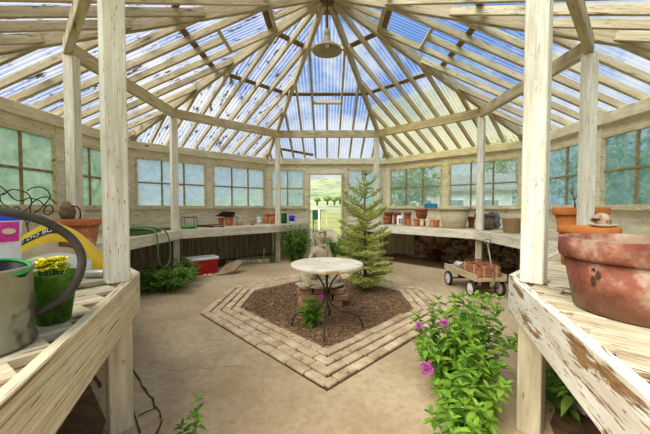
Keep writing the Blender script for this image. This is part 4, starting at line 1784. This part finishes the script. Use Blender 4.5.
def flower_head(root, p, r, n=60, stem_from=None):
    n = 110
    mb = MB()
    for i in range(n):
        d = V((U(-1, 1), U(-1, 1), U(-.8, 1)))
        c = p+d.normalized()*r*U(.15, .85)
        for j in range(4):
            b = V((U(-1, 1), U(-1, 1), U(-.3, 1)))
            mb.leaf(c, d+b*.8, b, r*.30, r*.26)
    fo = mb.build('flower_head', M['pinkpetal'], root)
    if stem_from is not None:
        mb = MB()
        mb.tube(spline([stem_from, stem_from.lerp(p, .6)+V((0, 0, .02)), p], 4), .003, 5)
        mb.build('flower_stalk', M['stem'], root, True)
    return fo


# big valerian by the near right leg
VB = V((.90, -2.42, 0))
root, tips = bush('valerian', 'tall leafy plant with pink flowers by the near right bench leg', 'plant', VB, 52, .72, .34, .105, .062, M['leaf'], 8, (.10, .0), upright=.3)
for (px, py, y, r) in ((444, 323, -2.55, .030), (419, 326, -2.45, .028), (426.5, 368, -2.62, .045), (446.5, 331, -2.5, .013)):
    q = PY(px, py, y)-VB
    flower_head(root, q, r, 60, V((q.x*.45, q.y*.4, q.z*.45)))
VB2 = V((.66, -2.98, 0))
bush('valerian', 'low leafy shoots in front of the tall pink flowered plant', 'plant', VB2, 12, .38, .17, .095, .055, M['leaf'], 5, upright=.3)
VB3 = V((.80, -2.80, 0))
bush('valerian', 'lush leafy clump in front of the near right bench leg', 'plant', VB3, 22, .44, .20, .105, .062, M['leaf'], 7, upright=.3)
bush('valerian', 'broad leaved plant in the shade behind the near right bench leg', 'plant', V((1.42, -2.62, .01)), 12, .5, .22, .17, .06, M['leaf_dark'], 6)
# sprig in the lower left
q = P(193, 470, 0)
bush('seedling', 'small green sprig at the bottom left of the concrete floor', 'plant', q, 4, .40, .05, .07, .036, M['leaf'], 6)
# table plant
q = P(312, 331, 0)
root, tips = bush('valerian', 'small leafy plant with one pink flower beneath the table', 'plant', V((q.x, q.y+.1, .012)), 20, .34, .15, .09, .036, M['leaf'], 7)
flower_head(root, PY(321.5, 296.5, q.y+.02)-root.location, .03, 50, V((.02, 0, .1)))
# under the left bench
q = P(165, 292, 0)
bush('shrub', 'dark green weed mass spreading from under the left bench by the hose', 'shrub', V((q.x-.06, q.y+.12, 0)), 70, .36, .50, .11, .065, M['leaf_dark'], 8)
q = P(180, 283, 0)
bush('shrub', 'dark green weed clump in front of the red cooler', 'shrub', V((q.x+.02, q.y+.1, 0)), 40, .42, .27, .09, .05, M['leaf_dark'], 8)
q = P(143, 293, 0)
bush('shrub', 'dark green weed clump beside the near left bench corner', 'shrub', V((q.x, q.y+.12, 0)), 36, .34, .26, .11, .065, M['leaf_dark'], 8)
# shrubs by the door
bush('shrub', 'dense green shrub left of the doorway under the bench end', 'shrub', V((-.72, 2.75, 0)), 100, .88, .36, .11, .06, M['leaf_dark'], 9)
bush('shrub', 'green shrub right of the statue in front of the doorway', 'shrub', V((.30, 2.3, 0)), 70, .78, .40, .10, .055, M['leaf'], 8)
bush('shrub', 'small green shrub behind the fir tree by the right door jamb', 'shrub', V((.75, 2.75, 0)), 50, .75, .32, .10, .055, M['leaf_dark'], 8)
bush('weed', 'thin flowering weed standing outside the doorway', 'plant', V((-.35, 4.7, -.05)), 22, 1.0, .35, .08, .04, M['leaf_dark'], 7)
# right bench
q = P(436, 262, 0)
bush('weed', 'red leaved weed under the far right bench', 'plant', V((q.x, q.y+.1, .0)), 26, .36, .2, .09, .05, M['leaf_red'], 6)
q = P(457, 262, 0)
bush('weed', 'green weed under the far right bench behind the wagon', 'plant', V((q.x, q.y+.1, .0)), 34, .36, .28, .11, .06, M['leaf_dark'], 6)
q = P(276, 263, 0)
bush('weed', 'small weed tuft at the foot of the post left of the doorway', 'plant', V((q.x-.1, q.y+.02, 0)), 12, .16, .14, .06, .04, M['leaf_dark'], 4)

# fir
FB = V((.56, .10, .012))
root = thing('fir_tree', 'young fir tree growing in the soil bed', 'tree', FB)
tr, nd, br = MB(), MB(), MB()
HT = 1.78
tr.tube([(0, 0, 0), (.01, 0, .5), (-.005, 0, 1.1), (0, 0, HT)], [.032, .024, .014, .005], 8)


def needles(p0, p1, dens, L):
    d = p1-p0
    n = int(d.length*dens)
    dn = d.normalized()
    s0 = dn.orthogonal().normalized()
    s1 = dn.cross(s0)
    for i in range(n):
        f = (i+U(0, 1))/n
        a = U(0, 2*PI)
        o = s0*math.cos(a)+s1*math.sin(a)
        v = (o+dn*U(.3, .9)+V((0, 0, .25))).normalized()
        p = p0+d*f
        w = v.cross(dn).normalized()*.0050
        l = L*U(.7, 1.1)
        k = len(nd.v)
        nd.v += [p-w*.6, p+w*.6, p+v*l*.6+w, p+v*l, p+v*l*.6-w]
        nd.f.append((k, k+1, k+2, k+3, k+4))


needles(V((0, 0, 1.2)), V((0, 0, HT)), 260, .032)
wh = [.12, .22, .32, .42, .52, .63, .76, .90, 1.05, 1.21, 1.38, 1.56, 1.71]
RW = [.36, .46, .48, .42, .50, .42, .48, .42, .46, .38, .36, .29, .13]
for wi, z in enumerate(wh):
    f = z/HT
    nb = 6 if f < .25 else 4 if f > .5 else 5
    R_ = RW[wi]
    for b in range(nb):
        a = 2*PI*b/nb+wi*1.1+U(-.45, .45)
        Lb = R_*U(.55, 1.2)
        rise = .08+1.0*f**1.3+U(-.12, .12)
        q0 = V((0, 0, z+U(-.02, .02)))
        dr = V((math.cos(a), math.sin(a), rise*.55)).normalized()
        q1 = q0+dr*Lb*.55
        q2 = q0+V((math.cos(a), math.sin(a), rise)).normalized()*Lb
        br.tube([q0, q1, q2], [.007, .005, .002], 5)
        dens = 260
        needles(q0+dr*Lb*.12, q1, dens, .034)
        needles(q1, q2, dens, .036)
        nt = int(Lb/.06) if f < .6 else (int(Lb/.11) if f < .8 else 0)
        for ti in range(1, nt+1):
            ff = ti/(nt+1)
            bp = q0+(q2-q0)*ff
            for s in (-1, 1):
                aa = a+s*rad(48+U(-8, 8))
                tl = Lb*.42*(1.15-ff)*U(.8, 1.1)
                e = bp+V((math.cos(aa), math.sin(aa), rise*.45+U(-.1, .15)))*tl
                br.tube([bp, e], [.003, .0015], 4)
                needles(bp, e, 250, .032)
tr.build('trunk', M['bark'], root, True)
br.build('branches', M['bark'], root, True)
nd.build('needles', M['needle'], root)

# ------------------------------------------------------------------ red cooler, slab, planks
p, q = P(192, 276.5, 0), P(217.5, 273, 0)
c = (p+q)/2
ang = math.atan2(q.y-p.y, q.x-p.x)
d = V((math.cos(ang), math.sin(ang), 0))
nb = V((-d.y, d.x, 0))
Lc = .56
root = thing('cooler', 'open red cooler with a white rim under the far left bench', 'cooler', c+nb*.15+V((0, 0, .009)), ang)
mb = MB()
n4 = lambda w, dd, z: [(-w/2, -dd/2, z), (w/2, -dd/2, z), (w/2, dd/2, z), (-w/2, dd/2, z)]
W0, D0, W1, D1, HC = .46, .25, .52, .30, .27
mb.add(n4(W0, D0, 0)+n4(W1, D1, HC)+n4(W1-.06, D1-.06, HC)+n4(W0-.05, D0-.05, .06),
       [(3, 2, 1, 0)]+[(i, (i+1) % 4, 4+(i+1) % 4, 4+i) for i in range(4)]+[(4+i, 4+(i+1) % 4, 8+(i+1) % 4, 8+i) for i in range(4)]+[(8+i, 8+(i+1) % 4, 12+(i+1) % 4, 12+i) for i in range(4)]+[(12, 13, 14, 15)])
mb.build('body', M['red'], root)
mb = MB()
for sx in (-1, 1):
    mb.cbox((sx*(W1/2-.014), 0, HC+.016), (.04, D1+.012, .045), .006)
    mb.cbox((0, sx*(D1/2-.014), HC+.016), (W1-.05, .04, .045), .006)
mb.build('rim', M['white'], root)
mb = MB()
mb.box((0, 0, .2), (W1-.085, D1-.085, .02))
mb.build('contents', M['soil'], root)
for i, (px, py) in enumerate(((205, 277), (209.5, 276.5))):
    p = P(px, py, 0)
    mb = MB()
    mb.blob((0, 0, .02), (.035, .03, .035), 11+i, .4, 2.5, 2, -.02)
    tag(mb.build('clay_shard', M['terra_pale'], loc=(p.x, p.y, .001)), 'small clay shard before the red cooler, %s one' % ('left', 'right')[i], 'shard', 'shards before the cooler')
# leaning slab
p = P(224, 275, 0)
mb = MB()
bm = bmesh.new()
pts = [(-.24, -.02), (.10, -.02), (.30, .20), (.22, .30), (-.05, .24)]
mb.prism(pts, 0, .035)
o = mb.build('stone_slab', M['slab'])
o.location = (p.x+.08, p.y+.04, .03)
o.rotation_euler = (rad(24), rad(-12), rad(18))
tag(o, 'flat earthy stone slab propped beside the red cooler', 'slab')
for (a, b, w, h, z, lb) in (((226, 265), (270, 262.5), .10, .08, .05, 'grey timber lying under the far left bench, front one'),
                            ((236, 260.8), (272, 257.5), .12, .05, .035, 'grey timber lying under the far left bench, back one')):
    p, q = P(*a, 0), P(*b, 0)
    p.z = q.z = z
    tag(timber('timber', p, q, w, h, M['boards_dark']), lb, 'timber', 'timbers under the far left bench')
p = P(263.5, 261, 0)
tag(timber('stake', V((p.x, p.y, .015)), V((p.x+.015, p.y+.03, .30)), .03, .03, M['leg'], V((0, 1, 0))), 'short upright stake under the far left bench', 'stake')

# ------------------------------------------------------------------ wagon
WG = V((2.21, .20, 0))
root = thing('wagon', 'old wooden pull wagon parked before the right bench', 'wagon', WG, rad(5))
WL, WW = .92, .40
mb = MB()
for i in range(5):
    mb.cbox((-WW/2+.04+i*.08, 0, .245), (.076, WL, .018), .003)
mb.build('bed', M['bedwood'], root)
for s in (-1, 1):
    mb = MB()
    mb.cbox((s*(WW/2+.012), 0, .285), (.02, WL+.02, .095), .004)
    mb.build('side_board', M['bedwood'], root)
mb = MB()
mb.cbox((0, -WL/2-.01, .265), (WW, .02, .05), .004)
mb.cbox((0, WL/2+.01, .275), (WW, .02, .07), .004)
mb.build('end_boards', M['bedwood'], root)
mb = MB()
for y in (-.33, .33):
    mb.tube([(-.20, y, .115), (.20, y, .115)], .012, 8)
    mb.cbox((0, y, .18), (.10, .05, .12), .004)
mb.cbox((0, 0, .215), (.06, .75, .04), .004)
mb.build('chassis', M['rust'], root)
for sx in (-1, 1):
    for y in (-.33, .33):
        wroot = MB()
        rot = Matrix.Translation((sx*.215, y, .113)) @ Matrix.Rotation(PI/2, 4, 'Y')
        wroot.lathe([(.085, -.02), (.105, -.02), (.113, -.012), (.113, .012), (.105, .02), (.085, .02)], 28, rot, close=False)
        w = wroot.build('wheel', M['tyre'], root, True)
        hb = MB()
        hb.lathe([(.001, -.014), (.088, -.012), (.088, .012), (.001, .014)], 24, rot)
        hb.lathe([(.018, -.028), (.018, .028)], 12, rot)
        hb.build('hub', M['hub'], w, False)
mb = MB()
mb.tube([(0.02, -.47, .16), (.02, -.50, .22), (-.05, -.44, .76)], .010, 8)
mb.tube([(-.05, -.44, .76), (-.095, -.435, .775), (-.10, -.43, .805), (-.05, -.425, .82), (.0, -.43, .805), (.0, -.435, .775), (-.05, -.44, .76)], .009, 8)
mb.build('handle', M['galv'], root, True)
# crate in the wagon
CRP = root.matrix_basis @ V((.015, -.19, .256))
root = thing('slatted_basket', 'red brown slatted basket standing in the wagon', 'basket', CRP, rad(5))
CW, CD, CH = .34, .44, .19
mb = MB()
for j in range(3):
    z = .03+j*.062
    r_ = [(-CW/2+.03, -CD/2), (CW/2-.03, -CD/2), (CW/2, -CD/2+.06), (CW/2, CD/2-.06), (CW/2-.03, CD/2), (-CW/2+.03, CD/2), (-CW/2, CD/2-.06), (-CW/2, -CD/2+.06)]
    for i in range(8):
        a, b = V((*r_[i], z)), V((*r_[(i+1) % 8], z))
        mb.beam(a, b, .010, .052, b=.002)
mb.build('slats', M['crate'], root)
mb = MB()
for x in (-.09, .09):
    for y in (-1, 1):
        mb.cbox((x, y*(CD/2+.008), CH/2), (.03, .010, CH), .002)
for y in (-.12, .12):
    for x in (-1, 1):
        mb.cbox((x*(CW/2+.008), y, CH/2), (.010, .03, CH), .002)
mb.build('battens', M['crate_post'], root)
mb = MB()
mb.box((0, 0, .006), (CW-.03, CD-.03, .012))
mb.build('bottom', M['crate'], root)
mb = MB()
mb.tube(spline([V((-.16, -.24, .19)), V((-.17, 0, .225)), V((-.1, .22, .2)), V((.1, .23, .2)), V((.17, 0, .21)), V((.12, -.23, .19))], 5), .010, 6)
mb.build('hoop', M['rust'], root, True)
wm = Matrix.Translation(WG) @ Matrix.Rotation(rad(5), 4, 'Z')
q = wm @ V((-.09, .26, .256))
root = thing('funnel', 'pale funnel lying in the back of the wagon', 'funnel', q)
mb = MB()
mb.lathe([(.012, .17), (.014, .10), (.075, .0), (.07, .0), (.01, .105), (.008, .17)], 22, Matrix.Translation((0, .0, .075)) @ Matrix.Rotation(rad(65), 4, 'X') @ Matrix.Rotation(0, 4, 'Z'))
mb.build('cone', M['white'], root, True)
q = wm @ V((.08, .28, .256))
root = thing('sack', 'small folded beige sack in the back of the wagon', 'sack', q)
mb = MB()
mb.blob((0, 0, .045), (.09, .12, .05), 3, .35, 2.5, 3, -.045)
mb.build('cloth', M['tan'], root, True)

# stones by the near right bench
for (x, y, r, sd, lb) in ((1.62, -2.62, (.17, .13, .10), 1, 'large grey brown stone in the shade of the near right bench'),
                          (1.33, -3.05, (.11, .09, .05), 2, 'flat stone at the bottom right under the bench'),
                          (1.55, -2.98, (.10, .12, .06), 3, 'rounded stone right of the flat stone under the bench')):
    mb = MB()
    mb.blob((0, 0, r[2]*.8), r, sd, .45, 1.8, 3, -r[2]*.78)
    tag(mb.build('stone', M['stone'], loc=(x, y, .011)), lb, 'stone')
for i in range(14):
    pass

# ------------------------------------------------------------------ outdoors: trees, house, fence, box
def tree(label, loc, h, r, n, seed, trunk=True, group='trees outside the windows'):
    root = thing('tree', label, 'tree', loc, 0, group)
    rr = random.Random(seed)
    lf, tk = MB(), MB()
    tk.tube([(0, 0, 0), (.05, 0, h*.4), (0, .05, h*.75)], [.14, .10, .05], 8)
    blobs = [(V((rr.uniform(-.6, .6)*r, rr.uniform(-.6, .6)*r, h*.62+rr.uniform(-.3, .35)*h*.8)), r*rr.uniform(.35, .65)) for _ in range(10)]
    for i in range(6):
        c, q = blobs[i]
        tk.tube([(0, 0, h*.35), c], [.05, .02], 6)
    for i in range(n):
        c, q = blobs[i % 10]
        d = V((rr.gauss(0, 1), rr.gauss(0, 1), rr.gauss(0, 1))).normalized()
        p = c+d*q*rr.uniform(.6, 1.05)
        if p.z < .1:
            continue
        lf.leaf(p, (rr.uniform(-1, 1), rr.uniform(-1, 1), rr.uniform(-.8, .5)), (rr.uniform(-1, 1), rr.uniform(-1, 1), 1), .26, .17)
    tk.build('trunk', M['bark'], root, True)
    lf.build('crown', M['tree_leaf'], root)
    return root


for lb, loc, h, r, n, sd in (('tree outside the far right windows above the white house', (13.5, 17.5, -.06), 6.0, 2.6, 1600, 1),
                             ('leafy tree outside the right windows behind the muddy pot', (8.8, 4.6, -.06), 3.3, 2.0, 1800, 2),
                             ('bushy tree outside the right windows above the orange pots', (8.6, .2, -.06), 2.9, 1.7, 1600, 3),
                             ('leafy tree just right of the doorway beyond the glass', (3.6, 10, -.06), 3.4, 1.5, 1200, 4),
                             ('bushy tree outside the left windows behind the rusty wire', (-8.5, .6, -.06), 3.6, 2.1, 1600, 5),
                             ('thin tree outside the far left windows', (-9.0, 7.2, -.06), 3.0, 1.5, 260, 6)):
    tree(lb, loc, h, r, n, sd)
# distant tree line on the hill
for i, (x, y, z, s) in enumerate(((-2.6, 78, 2.2, .55), (.1, 80, 2.4, .7), (2.0, 79, 2.3, .6), (3.6, 82, 2.6, .65))):
    root = thing('tree', 'dark round tree %s on the hillside seen through the doorway' % ('leftmost', 'second from left', 'third from left', 'rightmost')[i], 'tree', (x, y, z), 0, 'trees on the hillside')
    mb = MB()
    mb.blob((0, 0, 2.1*s*.8), (1.6*s, 1.5*s, 1.1*s), i, .35, 2.4, 3)
    mb.build('crown', M['tree_leaf'], root, True)
    mb = MB()
    mb.tube([(0, 0, -.6), (0, 0, 1.5*s)], .25, 7)
    mb.build('trunk', M['bark'], root, True)
# house
HP = V((7.6, 13.4, -.06))
root = thing('house', 'white house with grey roof outside the far right windows', 'house', HP, rad(-28))
mb = MB()
mb.box((0, 0, 1.1), (5.0, 3.2, 2.2))
mb.build('walls', M['stucco'], root)
mb = MB()
mb.add([(-2.7, -1.9, 2.15), (2.7, -1.9, 2.15), (2.7, 0, 3.0), (-2.7, 0, 3.0), (-2.7, 1.9, 2.15), (2.7, 1.9, 2.15),
        (-2.7, -1.9, 2.27), (2.7, -1.9, 2.27), (2.7, 0, 3.12), (-2.7, 0, 3.12), (-2.7, 1.9, 2.27), (2.7, 1.9, 2.27)],
       [(0, 3, 2, 1), (3, 4, 5, 2), (6, 7, 8, 9), (9, 8, 11, 10), (0, 1, 7, 6), (4, 10, 11, 5), (0, 6, 9, 3), (3, 9, 10, 4), (1, 2, 8, 7), (2, 5, 11, 8)])
mb.build('roof', M['roofing'], root)
for x in (-1.6, 0, 1.6):
    mb = MB()
    mb.cbox((x, -1.61, 1.2), (.8, .06, 1.1), .01)
    w = mb.build('window', M['white'], root)
    mb = MB()
    mb.box((x, -1.645, 1.2), (.66, .02, .96))
    mb.build('pane', M['darkglass'], w)
# green bin with a white strip outside the door
p = PY(318, 210, 12)
root = thing('garden_bin', 'dark green box with a white post in the meadow beyond the doorway', 'box', (p.x-.08, 12, -.05))
mb = MB()
mb.cbox((0, 0, .0+.35+.55), (.42, .4, .5), .02)
for sx in (-1, 1):
    mb.box((sx*.17, 0, .33), (.05, .3, .66))
mb.build('box_body', M['dkgreen'], root)
mb = MB()
mb.cbox((.14, -.22, .62), (.09, .04, 1.1), .01)
mb.build('white_post', M['white'], root)
root = thing('fence', 'low wire fence crossing the meadow beyond the doorway', 'fence', (0, 15.5, -.05))
for i in range(-3, 6):
    mb = MB()
    mb.cbox((i*1.2, 0, .5), (.08, .08, 1.0), .01)
    mb.build('fence_post', M['leg'], root)
mb = MB()
for z in (.3, .6, .9):
    mb.tube([(-3.6, 0, z), (6, 0, z)], .015, 5)
mb.build('wire', M['galv'], root)

# ------------------------------------------------------------------ light
w = bpy.data.worlds.new('sky')
SC.world = w
w.use_nodes = True
nt = w.node_tree
nt.nodes.clear()
out = nt.nodes.new('ShaderNodeOutputWorld')
bg = nt.nodes.new('ShaderNodeBackground')
tc = nt.nodes.new('ShaderNodeTexCoord')
mp = nt.nodes.new('ShaderNodeMapping')
mp.inputs['Scale'].default_value = (1, 1, 1.6)
mp.inputs['Location'].default_value = (.4, .2, 0)
nz = nt.nodes.new('ShaderNodeTexNoise')
nz.inputs['Scale'].default_value = 3.2
nz.inputs['Detail'].default_value = 6
nz.inputs['Roughness'].default_value = .6
nz.inputs['Distortion'].default_value = .5
rp = nt.nodes.new('ShaderNodeValToRGB')
e = rp.color_ramp.elements
e[0].position, e[0].color = .45, (.15, .37, .88, 1)
e[1].position, e[1].color = .62, (1.15, 1.15, 1.12, 1)
nt.links.new(tc.outputs['Generated'], mp.inputs['Vector'])
nt.links.new(mp.outputs['Vector'], nz.inputs['Vector'])
nt.links.new(nz.outputs['Fac'], rp.inputs['Fac'])
sx = nt.nodes.new('ShaderNodeSeparateXYZ')
nt.links.new(tc.outputs['Generated'], sx.inputs[0])
hz_ = nt.nodes.new('ShaderNodeMapRange')
hz_.inputs[1].default_value, hz_.inputs[2].default_value = .02, .34
hz_.inputs[3].default_value, hz_.inputs[4].default_value = .92, .0
nt.links.new(sx.outputs['Z'], hz_.inputs[0])
mxw = nt.nodes.new('ShaderNodeMix')
mxw.data_type = 'RGBA'
mxw.inputs[7].default_value = (1.02, 1.06, 1.12, 1)
nt.links.new(hz_.outputs[0], mxw.inputs[0])
nt.links.new(rp.outputs['Color'], mxw.inputs[6])
nt.links.new(mxw.outputs[2], bg.inputs['Color'])
bg.inputs['Strength'].default_value = 1.0
nt.links.new(bg.outputs[0], out.inputs[0])

sd = bpy.data.lights.new('sun', 'SUN')
sd.energy = 9.0
sd.angle = rad(55)
sd.color = (1, .94, .82)
so = bpy.data.objects.new('sun', sd)
COL.objects.link(so)
so.rotation_euler = V((.62, .60, -1.0)).to_track_quat('-Z', 'Y').to_euler()
so.location = (-8, -8, 10)

SC.view_settings.view_transform = 'Standard'
SC.view_settings.look = 'None'
SC.view_settings.exposure = -0.32
SC.view_settings.gamma = 1
SC.view_settings.use_curve_mapping = False
